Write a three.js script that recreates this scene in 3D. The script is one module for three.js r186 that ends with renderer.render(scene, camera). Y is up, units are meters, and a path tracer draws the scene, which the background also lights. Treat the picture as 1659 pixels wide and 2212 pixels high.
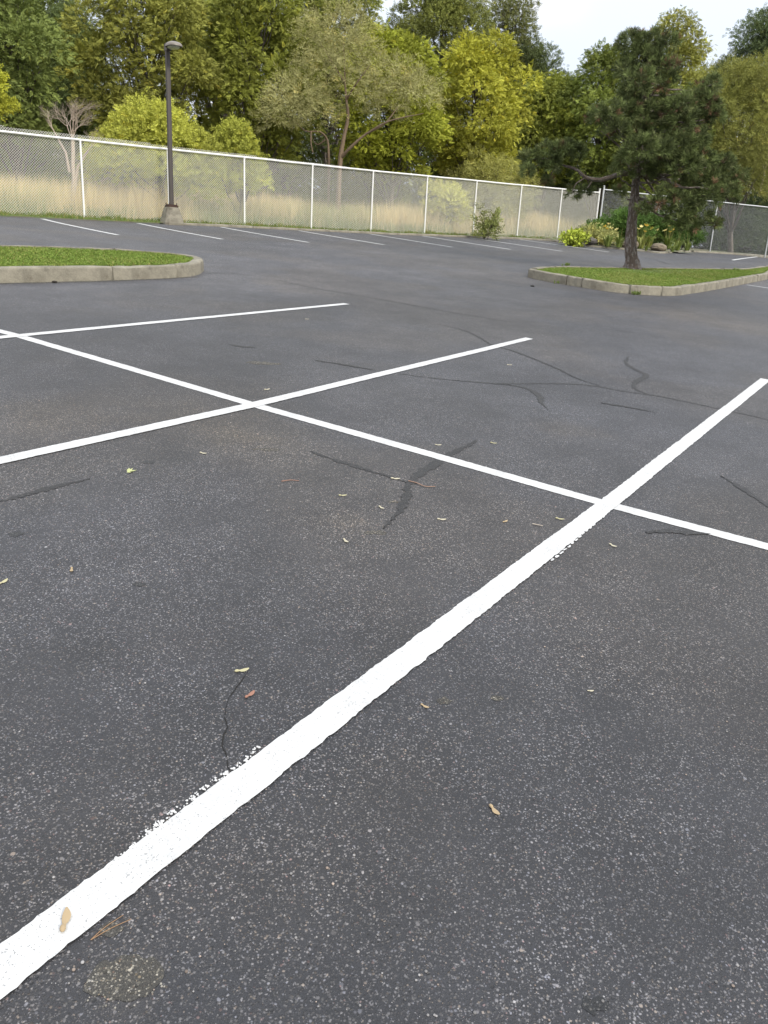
import * as THREE from 'three';
import { mergeGeometries } from 'three/addons/utils/BufferGeometryUtils.js';

// ------------------------------------------------------------------ camera, sky, sun, exposure
const scene = new THREE.Scene();
// directions measured from the photograph (pixels of a 1659 x 2212 view): plumb line and ground horizon
const F = 1690, CX = 829.5, CY = 1106;
const v3 = (x, y, z) => new THREE.Vector3(x, y, z);
const down = v3(-299, 5544, 1700).normalize();
const UPc = down.clone().negate();
const FWc = v3(0, 0, 1).addScaledVector(down, -down.z).normalize();
let RTc = new THREE.Vector3().crossVectors(FWc, UPc); if (RTc.x < 0) RTc.negate();
const HY = 326, SL = 0.101, HGT = 1.517;
const nc = v3(F * SL, -F, SL * CX - CY + HY).normalize(); if (nc.y > 0) nc.negate();
const NG = v3(nc.dot(RTc), nc.dot(UPc), -nc.dot(FWc));          // ground normal, world
const toWorld = c => v3(c.dot(RTc), c.dot(UPc), -c.dot(FWc));
const CAM = v3(0, HGT / NG.y, 0);
const camera = new THREE.PerspectiveCamera(2 * Math.atan(CY / F) * 180 / Math.PI, 0.75, 0.05, 600);
{
  const m = new THREE.Matrix4().makeBasis(toWorld(v3(1, 0, 0)), toWorld(v3(0, -1, 0)), toWorld(v3(0, 0, -1)));
  camera.position.copy(CAM);
  camera.quaternion.setFromRotationMatrix(m);
}
scene.add(camera);

// small deterministic tools
function mulberry(a) { return () => { a |= 0; a = a + 0x6D2B79F5 | 0; let t = Math.imul(a ^ a >>> 15, 1 | a); t = t + Math.imul(t ^ t >>> 7, 61 | t) ^ t; return ((t ^ t >>> 14) >>> 0) / 4294967296; }; }
let rnd = mulberry(7);
const rr = (a, b) => a + (b - a) * rnd();
const lerp = (a, b, t) => a + (b - a) * t;
const clamp = (x, a, b) => Math.max(a, Math.min(b, x));
const sstep = (a, b, x) => { const t = clamp((x - a) / (b - a), 0, 1); return t * t * (3 - 2 * t); };
const hash = (x, y, z = 0) => { let h = Math.imul(x | 0, 374761393) + Math.imul(y | 0, 668265263) + Math.imul(z | 0, 2147483647 ^ 0x5bd1e995) | 0; h = Math.imul(h ^ h >>> 13, 1274126177); h ^= h >>> 16; return (h >>> 0) / 4294967296; };
function vn(x, y, z = 0) {
  const xi = Math.floor(x), yi = Math.floor(y), zi = Math.floor(z); let xf = x - xi, yf = y - yi, zf = z - zi;
  xf = xf * xf * (3 - 2 * xf); yf = yf * yf * (3 - 2 * yf); zf = zf * zf * (3 - 2 * zf);
  const L = (a, b, t) => a + (b - a) * t;
  const p = k => L(L(hash(xi, yi, zi + k), hash(xi + 1, yi, zi + k), xf), L(hash(xi, yi + 1, zi + k), hash(xi + 1, yi + 1, zi + k), xf), yf);
  return zf === 0 ? p(0) : L(p(0), p(1), zf);
}
const fbm = (x, y, o = 4) => { let s = 0, a = 0.5, n = 0; for (let i = 0; i < o; i++) { s += a * vn(x + 17.3 * i, y - 9.1 * i); n += a; x *= 2.03; y *= 2.03; a *= 0.5; } return s / n; };

{ // thin bright overcast with a little blue showing through
  const W = 512, H = 256, d = new Float32Array(W * H * 4);
  for (let j = 0; j < H; j++) {
    const el = ((j + 0.5) / H - 0.5) * Math.PI;
    for (let i = 0; i < W; i++) {
      const az = i / W * Math.PI * 2;
      const x = Math.cos(el) * Math.cos(az), y = Math.sin(el), z = Math.cos(el) * Math.sin(az);
      const s = 1 / (0.28 + Math.abs(y));
      const c = sstep(0.36, 0.66, fbm(x * s * 1.7 + 11, z * s * 2.6 + 5, 5));
      const k = 4 * (j * W + i), g = y < 0 ? 0.45 : 0.60 * (1 + 1.25 * y);  // an even overcast is brighter overhead than at the horizon
      d[k] = g * lerp(0.77, 0.97, c); d[k + 1] = g * lerp(0.85, 0.955, c); d[k + 2] = g * lerp(0.97, 0.945, c); d[k + 3] = 1;
    }
  }
  const t = new THREE.DataTexture(d, W, H, THREE.RGBAFormat, THREE.FloatType);
  t.mapping = THREE.EquirectangularReflectionMapping; t.magFilter = THREE.LinearFilter; t.needsUpdate = true;
  scene.background = t; scene.environment = t; scene.environmentIntensity = 1; scene.backgroundIntensity = 1;
}
const sun = new THREE.DirectionalLight(new THREE.Color(1, 0.93, 0.8), 2.0);
sun.position.set(30, 32, 14); sun.target.position.set(0, 0, -18); scene.add(sun, sun.target);
sun.castShadow = true; sun.shadow.radius = 24; sun.shadow.mapSize.set(4096, 4096);
Object.assign(sun.shadow.camera, { left: -50, right: 50, top: 50, bottom: -50, near: 1, far: 160 });
const renderer = new THREE.WebGLRenderer({ antialias: true });
renderer.toneMapping = THREE.LinearToneMapping;
renderer.toneMappingExposure = 1.56;
renderer.shadowMap.enabled = true;

// ------------------------------------------------------------------ terrain
// fence-aligned coordinates: u along the long fence, w from the fence towards the lot
const FA = 0.8943, P0 = [-9.32, -24.54], su = [Math.sin(FA), -Math.cos(FA)], sw = [Math.cos(FA), Math.sin(FA)];
const UC = 23.8;                                       // where the fence turns the corner
const toUW = (x, z) => { const X = x - P0[0], Z = z - P0[1]; return [su[0] * X + su[1] * Z, sw[0] * X + sw[1] * Z]; };
const toXZ = (u, w) => [P0[0] + su[0] * u + sw[0] * w, P0[1] + su[1] * u + sw[1] * w];
function lotY(x, z) {
  const [u, w] = toUW(x, z);
  let y = -(NG.x * x + NG.z * z) / NG.y;
  y += u < 10.6 ? 0.0088 * Math.max(u - 10.6, -16) * sstep(9, 1, w) : 0.016 * Math.min(u - 10.6, 16) * sstep(19, 4, w);
  return y;
}
function gy(x, z) {
  const [u, w] = toUW(x, z);
  const uc = clamp(u, -60, UC + 0.4), wc = clamp(w, -0.4, 70);
  if (uc === u && wc === w) return lotY(x, z);
  const [a, b] = toXZ(uc, wc), ow = wc - w, ou = u - uc;
  return lotY(a, b) + (ow > 0 ? Math.min(ow, 45) * 0.055 + 0.10 * (fbm(x * 0.3, z * 0.3, 2) - 0.5) * Math.min(1, ow) : 0) + (ou > 0 ? Math.min(ou, 30) * 0.02 : 0);
}
const ray = (px, py) => toWorld(v3((px - CX) / F, (py - CY) / F, 1));
const onRay = (px, py, depth) => { const r = ray(px, py); return CAM.clone().addScaledVector(r, -depth / r.z); };
function G(px, py, lift = 0) {                         // photo pixel -> point on the ground
  const r = ray(px, py), f = t => { const x = r.x * t, z = r.z * t; return CAM.y + r.y * t - gy(x, z) - lift; };
  let a = 0.5, b = 1; while (f(b) > 0 && b < 300) b *= 1.1;
  a = b / 1.1; for (let i = 0; i < 40; i++) { const m = (a + b) / 2; f(m) > 0 ? a = m : b = m; }
  return CAM.clone().addScaledVector(r, b);
}

// ------------------------------------------------------------------ bookkeeping
const taken = {};
function numbered(n) { const k = taken[n] = (taken[n] ?? -1) + 1; return k ? n + '_' + String(k).padStart(3, '0') : n; }
function tag(o, label, category, group) { o.userData.label = label; o.userData.category = category; if (group) o.userData.group = group; return o; }
function mesh(name, g, m, parent) { const o = new THREE.Mesh(g, m); o.name = parent ? name : numbered(name); (parent || scene).add(o); return o; }
function group(name, label, category, p, turn = 0, grp) { const o = new THREE.Group(); o.name = numbered(name); if (p) o.position.copy(p); o.rotation.y = turn; scene.add(o); return tag(o, label, category, grp); }
function struct(name, g, m) { const o = mesh(name, g, m); o.userData.kind = 'structure'; return o; }
function place(name, geom, mat, items, parent) {       // many tiny copies as one part or object
  const o = new THREE.InstancedMesh(geom, mat, items.length); o.name = parent ? name : numbered(name);
  const M = new THREE.Matrix4(), S = new THREE.Vector3(), c = new THREE.Color();
  items.forEach((it, i) => { M.compose(it.p, it.q, S.set(it.s, it.sy ?? it.s, it.s)); o.setMatrixAt(i, M); if (it.c) o.setColorAt(i, c.setRGB(...it.c)); });
  o.userData.kind = 'stuff'; (parent || scene).add(o); return o;
}
function geo(pos, idx, uv, col) {
  const g = new THREE.BufferGeometry(); g.setAttribute('position', new THREE.Float32BufferAttribute(pos, 3));
  if (uv) g.setAttribute('uv', new THREE.Float32BufferAttribute(uv, 2)); if (col) g.setAttribute('color', new THREE.Float32BufferAttribute(col, 3));
  if (idx) g.setIndex(idx); g.computeVertexNormals(); return g;
}
const qFrom = (dir, roll) => new THREE.Quaternion().setFromUnitVectors(v3(0, 1, 0), dir).multiply(new THREE.Quaternion().setFromAxisAngle(v3(0, 1, 0), roll));
const slopeQ = yaw => new THREE.Quaternion().setFromUnitVectors(v3(0, 1, 0), NG).multiply(new THREE.Quaternion().setFromAxisAngle(v3(0, 1, 0), yaw));
function taper(pts, r0, r1, sides = 7, rough = 0, power = 1) {   // tube with shrinking radius
  const pos = [], idx = [], uv = [], up = v3(0, 1, 0), n = pts.length; let L = 0, A = null;
  for (let i = 0; i < n; i++) {
    const d = pts[Math.min(i + 1, n - 1)].clone().sub(pts[Math.max(i - 1, 0)]).normalize(); if (i) L += pts[i].distanceTo(pts[i - 1]);
    if (!A) A = new THREE.Vector3().crossVectors(Math.abs(d.y) > 0.9 ? v3(1, 0, 0) : up, d).normalize(); else A.addScaledVector(d, -A.dot(d)).normalize();
    const B = new THREE.Vector3().crossVectors(d, A), r = lerp(r0, r1, Math.pow(i / (n - 1), power));
    for (let k = 0; k <= sides; k++) {
      const a = k / sides * Math.PI * 2, q = r * (1 + (rough ? rough * (vn(Math.cos(a) * 3 + 9, Math.sin(a) * 3 + 4, L * 9) - 0.5) * 2 : 0));
      const p = pts[i].clone().addScaledVector(A, Math.cos(a) * q).addScaledVector(B, Math.sin(a) * q);
      pos.push(p.x, p.y, p.z); uv.push(k / sides * Math.max(0.2, r0 * 6.28), L);
      if (i < n - 1 && k < sides) { const s = sides + 1, o = i * s + k; idx.push(o, o + 1, o + s, o + 1, o + s + 1, o + s); }
    }
  }
  const c0 = pos.length / 3, t = pts[n - 1], s = sides + 1; pos.push(t.x, t.y, t.z); uv.push(0, L); for (let k = 0; k < sides; k++) idx.push((n - 1) * s + k, (n - 1) * s + k + 1, c0);
  return geo(pos, idx, uv);
}
function curve(a, b, bow, n = 6, wob = 0) {            // points from a to b, bowed by the vector bow
  const o = []; for (let i = 0; i <= n; i++) { const t = i / n, p = a.clone().lerp(b, t).addScaledVector(bow, 4 * t * (1 - t)); if (wob && i && i < n) p.add(v3(rr(-wob, wob), rr(-wob, wob), rr(-wob, wob))); o.push(p); } return o;
}
function box(w, h, d, x = 0, y = 0, z = 0) { const g = new THREE.BoxGeometry(w, h, d); g.translate(x, y, z); return g; }
function texture(W, H, fn, srgb) {
  const d = new Uint8Array(W * H * 4);
  for (let j = 0; j < H; j++) for (let i = 0; i < W; i++) { const c = fn(i, j), k = 4 * (j * W + i); d[k] = clamp(c[0], 0, 255); d[k + 1] = clamp(c[1], 0, 255); d[k + 2] = clamp(c[2], 0, 255); d[k + 3] = 255; }
  const t = new THREE.DataTexture(d, W, H); t.wrapS = t.wrapT = THREE.RepeatWrapping; t.magFilter = THREE.LinearFilter; if (srgb) t.colorSpace = THREE.SRGBColorSpace; t.needsUpdate = true; return t;
}
const enc = x => 255 * (x <= 0.0031308 ? 12.92 * x : 1.055 * Math.pow(x, 1 / 2.4) - 0.055);
const tnoise = (i, j, W, n, o = 3) => { // tiling noise
  let s = 0, a = 0.5, t = 0; for (let k = 0; k < o; k++) { const x = i / W * n, y = j / W * n, xi = Math.floor(x), yi = Math.floor(y); let xf = x - xi, yf = y - yi; xf = xf * xf * (3 - 2 * xf); yf = yf * yf * (3 - 2 * yf); const h = (p, q) => hash((p % n) + 31 * k, (q % n) + 77 * n, 5);
    s += a * lerp(lerp(h(xi, yi), h(xi + 1, yi), xf), lerp(h(xi, yi + 1), h(xi + 1, yi + 1), xf), yf); t += a; a *= 0.5; n *= 2; } return s / t; };

// ------------------------------------------------------------------ materials
const AW = 2048, TILE = 2.6;
const asphaltMaps = (() => {                           // stones of 3 to 12 mm bedded in dark binder
  const r = mulberry(99), col = new Float32Array(AW * AW * 3), hgt = new Float32Array(AW * AW), px = AW / TILE;
  for (let j = 0; j < AW; j++) for (let i = 0; i < AW; i++) {
    const k = j * AW + i, n = 0.45 + 1.1 * hash(i, j, 3), m = tnoise(i, j, AW, 12, 3), b = 0.024 * n * (0.7 + 0.6 * m);
    col[3 * k] = b * 0.97; col[3 * k + 1] = b * 0.99; col[3 * k + 2] = b * 1.06; hgt[k] = 0.25 + 0.1 * hash(i, j, 8);
  }
  const N = 340000;
  for (let s = 0; s < N; s++) {
    const cx = r() * AW, cy = r() * AW, wear = tnoise(cx, cy, AW, 9, 3);
    const fine = s < 170000, q = r(), rad = (fine ? 0.0008 + 0.0007 * q : 0.0013 + 0.0022 * q * q + (r() < 0.005 ? 0.0028 : 0)) * px, e = 0.55 + 0.45 * r(), th = r() * 3.14, c = Math.cos(th), sn = Math.sin(th);
    const vis = clamp((wear - 0.30) * 2.2 + r() * 0.55, 0.08, 1), t = r();
    let tone = fine ? 0.022 + 0.075 * r() * r() : (0.026 + 0.195 * Math.pow(r(), 2.0)) * (0.45 + 0.55 * vis) + 0.028, R = tone, Gc = tone * 0.98, B = tone * 0.95;
    if (t < 0.10) { R *= 1.12; Gc *= 0.98; B *= 0.82; } else if (t < 0.13) { R *= 1.2; Gc *= 0.88; B *= 0.84; } else if (t > 0.97) { R *= 1.5; Gc *= 1.5; B *= 1.46; } else if (t > 0.8) { B *= 1.1; R *= 0.96; }
    const h = 0.45 + 0.5 * r(), R1 = Math.ceil(rad + 1);
    for (let dy = -R1; dy <= R1; dy++) for (let dx = -R1; dx <= R1; dx++) {
      const X = (dx * c + dy * sn) / rad, Y = (-dx * sn + dy * c) / (rad * e), d2 = X * X + Y * Y + 0.35 * (hash(dx + s, dy, 4) - 0.5); if (d2 > 1) continue;
      const k = ((Math.floor(cy) + dy + AW) % AW) * AW + (Math.floor(cx) + dx + AW) % AW, ed = d2 > 0.72 ? 0.8 : 1;
      col[3 * k] = R * ed; col[3 * k + 1] = Gc * ed; col[3 * k + 2] = B * ed; hgt[k] = 0.3 + h * (1 - d2 * 0.7) * 0.65;
    }
  }
  for (let s = 0; s < 2600; s++) {                     // open pits between the stones
    const cx = Math.floor(r() * AW), cy = Math.floor(r() * AW), rad = (0.0015 + 0.003 * r() * r()) * px, R1 = Math.ceil(rad);
    for (let dy = -R1; dy <= R1; dy++) for (let dx = -R1; dx <= R1; dx++) if (dx * dx * 0.5 + dy * dy < rad * rad * (0.6 + 0.4 * hash(dx, dy, s))) { const k = ((cy + dy + AW) % AW) * AW + (cx + dx + AW) % AW; hgt[k] *= 0.1; for (let q = 0; q < 3; q++) col[3 * k + q] *= 0.55; }
  }
  return [texture(AW, AW, (i, j) => { const k = 3 * (j * AW + i); return [enc(col[k]), enc(col[k + 1]), enc(col[k + 2])]; }, true), texture(AW, AW, (i, j) => { const h = 255 * hgt[j * AW + i]; return [h, h, h]; })];
})();
const asphalt = new THREE.MeshStandardMaterial({ name: 'asphalt', map: asphaltMaps[0], bumpMap: asphaltMaps[1], bumpScale: 0.0034, roughness: 0.6, vertexColors: true });
const tarSeal = new THREE.MeshStandardMaterial({ name: 'tar sealant', map: asphaltMaps[0], color: new THREE.Color().setRGB(0.5, 0.48, 0.47), roughness: 0.6, bumpMap: asphaltMaps[1], bumpScale: 0.0016 });
const crackDark = new THREE.MeshStandardMaterial({ name: 'crack', color: new THREE.Color().setRGB(0.012, 0.011, 0.010), roughness: 1 });
const paint = (() => {
  const W = 1024, n = i => i;
  const speck = (i, j) => { const a = tnoise(i, j, W, 210, 2), b = tnoise(i, j, W, 20, 3), c = tnoise(i, j, W, 6, 2); return a < 0.20 + 0.16 * (b - 0.5) + 0.14 * (c - 0.5) ? 1 : 0; };
  const m = texture(W, W, (i, j) => { if (speck(i, j)) { const d = 0.15 + 0.3 * hash(i, j); return [enc(d), enc(d), enc(d)]; } const b = 0.52 - 0.16 * tnoise(i, j, W, 70, 3) + 0.16 * tnoise(i, j, W, 7, 3); return [enc(b), enc(b * 0.995), enc(b * 0.985)]; }, true);
  const h = texture(W, W, (i, j) => { const x = (speck(i, j) ? 30 : 120) + 110 * tnoise(i, j, W, 120, 2); return [x, x, x]; });
  return new THREE.MeshStandardMaterial({ name: 'road paint', map: m, bumpMap: h, bumpScale: 0.0018, roughness: 0.6 });
})();
const concreteTex = (() => { const W = 512; return [texture(W, W, (i, j) => { const a = tnoise(i, j, W, 8, 5), b = tnoise(i, j, W, 90, 2), s = tnoise(i, j, W, 5, 3), p = hash(i, j, 6) < 0.02 ? 0.6 : 1; const t = (0.08 + 0.18 * a + 0.07 * b) * p, d = sstep(0.52, 0.75, s) * 0.3; return [enc(t * (1.06 - d)), enc(t * (0.965 - d)), enc(t * (0.75 - d * 0.8))]; }, true), texture(W, W, (i, j) => { const h = 255 * (0.4 * tnoise(i, j, W, 16, 5) + 0.6 * tnoise(i, j, W, 110, 2)); return [h, h, h]; })]; })();
const concrete = new THREE.MeshStandardMaterial({ name: 'weathered concrete', side: THREE.DoubleSide, map: concreteTex[0], bumpMap: concreteTex[1], bumpScale: 0.006, roughness: 0.92 });
const soilTex = (() => { const W = 512; return texture(W, W, (i, j) => { const a = tnoise(i, j, W, 10, 5), b = hash(i, j, 2), g = sstep(0.4, 0.6, tnoise(i, j, W, 6, 3)); const t = 0.07 + 0.10 * a + 0.04 * b; return [enc(t * lerp(1.15, 0.85, g)), enc(t * lerp(0.98, 1.1, g)), enc(t * lerp(0.66, 0.42, g))]; }, true); })();
const soil = new THREE.MeshStandardMaterial({ name: 'soil with thatch', map: soilTex, roughness: 1 });
const turfTex = (() => { const W = 512; return texture(W, W, (i, j) => { const a = tnoise(i, j, W, 14, 5), b = hash(i, j, 2); const t = 0.09 + 0.09 * a + 0.05 * b; return [enc(t * 0.8), enc(t * 1.12), enc(t * 0.28)]; }, true); })();
const turf = new THREE.MeshStandardMaterial({ name: 'turf thatch', map: turfTex, roughness: 1 });
const barkTex = (() => { const W = 256; return [texture(W, W, (i, j) => { const a = tnoise(i, j * 0.4, W, 16, 4), b = tnoise(i, j, W, 40, 2); const t = 0.05 + 0.14 * a * a + 0.05 * b; return [enc(t * 1.12), enc(t * 0.95), enc(t * 0.8)]; }, true), texture(W, W, (i, j) => { const h = 255 * tnoise(i, j * 0.4, W, 16, 4); return [h, h, h]; })]; })();
const bark = new THREE.MeshStandardMaterial({ name: 'bark', map: barkTex[0], bumpMap: barkTex[1], bumpScale: 0.03, roughness: 1 });
const tanBark = new THREE.MeshStandardMaterial({ name: 'tan bark', color: new THREE.Color().setRGB(0.19, 0.135, 0.09), bumpMap: barkTex[1], bumpScale: 0.015, roughness: 1 });
const deadWood = new THREE.MeshStandardMaterial({ name: 'bare dead wood', color: new THREE.Color().setRGB(0.42, 0.34, 0.27), roughness: 1, bumpMap: barkTex[1], bumpScale: 0.01 });
const leafMat = new THREE.MeshStandardMaterial({ name: 'leaf', color: new THREE.Color().setRGB(1.74, 1.62, 1.3), roughness: 0.85, side: THREE.DoubleSide });
const needleMat = new THREE.MeshStandardMaterial({ name: 'needles', color: 0xffffff, roughness: 0.95, side: THREE.DoubleSide });
const bladeMat = new THREE.MeshStandardMaterial({ name: 'grass blade', color: new THREE.Color().setRGB(1.2, 1.2, 1.2), roughness: 0.8, side: THREE.DoubleSide });
const galv = new THREE.MeshStandardMaterial({ name: 'galvanised wire', color: new THREE.Color().setRGB(0.80, 0.78, 0.71), metalness: 0.0, roughness: 0.55 });
const whiteSteel = new THREE.MeshStandardMaterial({ name: 'pale coated steel tube', color: new THREE.Color().setRGB(0.78, 0.77, 0.74), roughness: 0.45 });
const greySteel = new THREE.MeshStandardMaterial({ name: 'galvanised steel tube', color: new THREE.Color().setRGB(0.52, 0.53, 0.53), metalness: 0.3, roughness: 0.5 });
const bronze = new THREE.MeshStandardMaterial({ name: 'dark bronze paint', color: new THREE.Color().setRGB(0.058, 0.048, 0.042), roughness: 0.55 });
const rustPlate = new THREE.MeshStandardMaterial({ name: 'rusty base plate', color: new THREE.Color().setRGB(0.05, 0.026, 0.018), roughness: 0.85 });
const diffuser = new THREE.MeshPhysicalMaterial({ name: 'prismatic lens', color: new THREE.Color().setRGB(0.55, 0.58, 0.48), roughness: 0.35, transmission: 0.35, thickness: 0 });

// ------------------------------------------------------------------ ground sheets
const spaced = (a, b, f0, f1, fine, mid, coarse) => { // grid lines: fine between f0 and f1
  const o = [a]; let x = a; while (x < b - 1e-6) { const d = x < f0 ? f0 - x : x >= f1 - 1e-9 ? x - f1 : -1; let s = d < 0 ? fine : d < 6 ? mid : coarse; if (x < f0 && x + s > f0) s = f0 - x; if (x < f1 - 1e-9 && x + s > f1) s = f1 - x; x = Math.min(b, x + Math.max(s, 1e-3)); o.push(x); } return o;
};
const sideEnd = (() => { const p = G(1533, 544.6), [u1, w1] = toUW(p.x, p.z); return w => 23.93 + (u1 - 23.93) * Math.min(w, 22) / w1; })();   // where the side fence runs
function sheet(us, ws, lift, colour, scale = 1, bend = false) {
  const pos = [], uv = [], col = [], idx = [], n = ws.length;
  us.forEach((u0, i) => ws.forEach((w, j) => { const u = bend ? u0 + sstep(12, UC - 0.55, u0) * (sideEnd(w) - 0.2 - (UC - 0.55)) : u0, [x, z] = toXZ(u, w); pos.push(x, gy(x, z) + lift, z); uv.push(u / scale, w / scale); if (colour) col.push(...colour(x, z)); if (i < us.length - 1 && j < n - 1) { const o = i * n + j; idx.push(o, o + 1, o + n, o + 1, o + n + 1, o + n); } }));
  const g = geo(pos, idx, uv, colour && col); if (g.attributes.normal.getY(0) < 0) { const a = g.index.array; for (let i = 0; i < a.length; i += 3) { const t = a[i]; a[i] = a[i + 1]; a[i + 1] = t; } g.computeVertexNormals(); } return g;
}
struct('ground', sheet(spaced(-90, 130, -40, 40, 2, 4, 10), spaced(-130, 60, -25, 20, 2, 4, 10), -0.06, null, 3), soil);
const stains = [[450, 905, 0.5, 1.22], [120, 890, 0.5, 1.3], [270, 2130, 0.06, 1.6], [1500, 690, 1.3, 1.2], [1220, 770, 0.5, 1.18], [560, 965, 0.35, 1.18], [760, 1130, 0.12, 1.25], [1240, 930, 0.25, 1.15]].map(([x, y, r, k]) => [G(x, y), r, k]);
function lotTint(x, z) {                               // dusty, sealed and worn areas of the paving, far brightening painted in
  const a = fbm(x * 0.55 + 3, z * 0.55, 4), b = fbm(x * 1.9 + 40, z * 1.9 + 7, 3), c = fbm(x * 0.23 - 8, z * 0.23 + 2, 3), f = fbm(x * 6 + 3, z * 6, 2);
  const aisle = sstep(16, 12, toUW(x, z)[1] + 5 * (fbm(x * 0.4 + 9, z * 0.4, 3) - 0.5) + 3 * (b - 0.5));   // drive aisle and far bays: older paving, with grazing-view brightening put into the colour
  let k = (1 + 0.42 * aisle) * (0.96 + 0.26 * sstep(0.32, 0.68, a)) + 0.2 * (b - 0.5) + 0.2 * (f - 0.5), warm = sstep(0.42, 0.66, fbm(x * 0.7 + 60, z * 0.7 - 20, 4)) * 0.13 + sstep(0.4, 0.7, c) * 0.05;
  for (const [p, r, q] of stains) { const d = Math.hypot(x - p.x, z - p.z) / r; if (d < 1.6) { const s = sstep(1.5, 0.2, d + 1.1 * (b - 0.5) + 0.8 * (f - 0.5)); k *= lerp(1, q, s); warm += 0.13 * s; } }
  return [k * (1.02 + warm * 0.6), k * (1.02 + warm * 0.12), k * (1.12 - warm * 0.65)];
}
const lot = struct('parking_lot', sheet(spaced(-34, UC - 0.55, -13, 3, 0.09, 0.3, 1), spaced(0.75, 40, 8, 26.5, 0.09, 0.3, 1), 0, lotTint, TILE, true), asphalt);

// ragged strip between two ground points
function strip(pts, width, lift, opt = {}) {
  const { step = 0.012, rag = 0.0026, wav = 0.003, seed = 1, taperEnds = 0, tile = 0.8 } = opt, dense = [];
  for (let i = 0; i < pts.length - 1; i++) { const a = pts[i], b = pts[i + 1], n = Math.max(1, Math.ceil(Math.hypot(b.x - a.x, b.z - a.z) / step)); for (let k = 0; k < n; k++) dense.push([lerp(a.x, b.x, k / n), lerp(a.z, b.z, k / n)]); }
  dense.push([pts.at(-1).x, pts.at(-1).z]);
  const pos = [], uv = [], idx = []; let L = 0, N = dense.length;
  for (let i = 0; i < N; i++) {
    const a = dense[Math.max(0, i - 1)], b = dense[Math.min(N - 1, i + 1)], dl = Math.hypot(b[0] - a[0], b[1] - a[1]), nx = -(b[1] - a[1]) / dl, nz = (b[0] - a[0]) / dl; if (i) L += Math.hypot(dense[i][0] - dense[i - 1][0], dense[i][1] - dense[i - 1][1]);
    const e = taperEnds ? Math.min(1, Math.min(i, N - 1 - i) / (N * taperEnds) + 0.12) : 1, ww = (typeof width === 'function' ? width(i / (N - 1)) : width) * e;
    const mid = wav * 2 * (vn(L * 1.3, seed) - 0.5);
    [-1, -0.33, 0.33, 1].forEach((s, q) => { const o = s * ww / 2 + mid + (Math.abs(s) === 1 ? s * rag * (vn(L * 60, seed + s * 5) + 0.8 * vn(L * 17, seed + s * 9) - 0.9) * 1.6 : 0), x = dense[i][0] + nx * o, z = dense[i][1] + nz * o; pos.push(x, gy(x, z) + lift, z); uv.push(L / tile, (o + seed * 0.37) / tile); if (i < N - 1 && q < 3) { const k = i * 4 + q; idx.push(k, k + 1, k + 4, k + 1, k + 5, k + 4); } });
  }
  const g = geo(pos, idx, uv); if (g.attributes.normal.getY(0) < 0) { const a = g.index.array; for (let i = 0; i < a.length; i += 3) { const t = a[i]; a[i] = a[i + 1]; a[i + 1] = t; } g.computeVertexNormals(); } return g;
}
const along = (a, b, t) => a.clone().lerp(b, t);
const beyond = (a, b, d) => b.clone().addScaledVector(b.clone().sub(a).normalize(), d);
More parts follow.
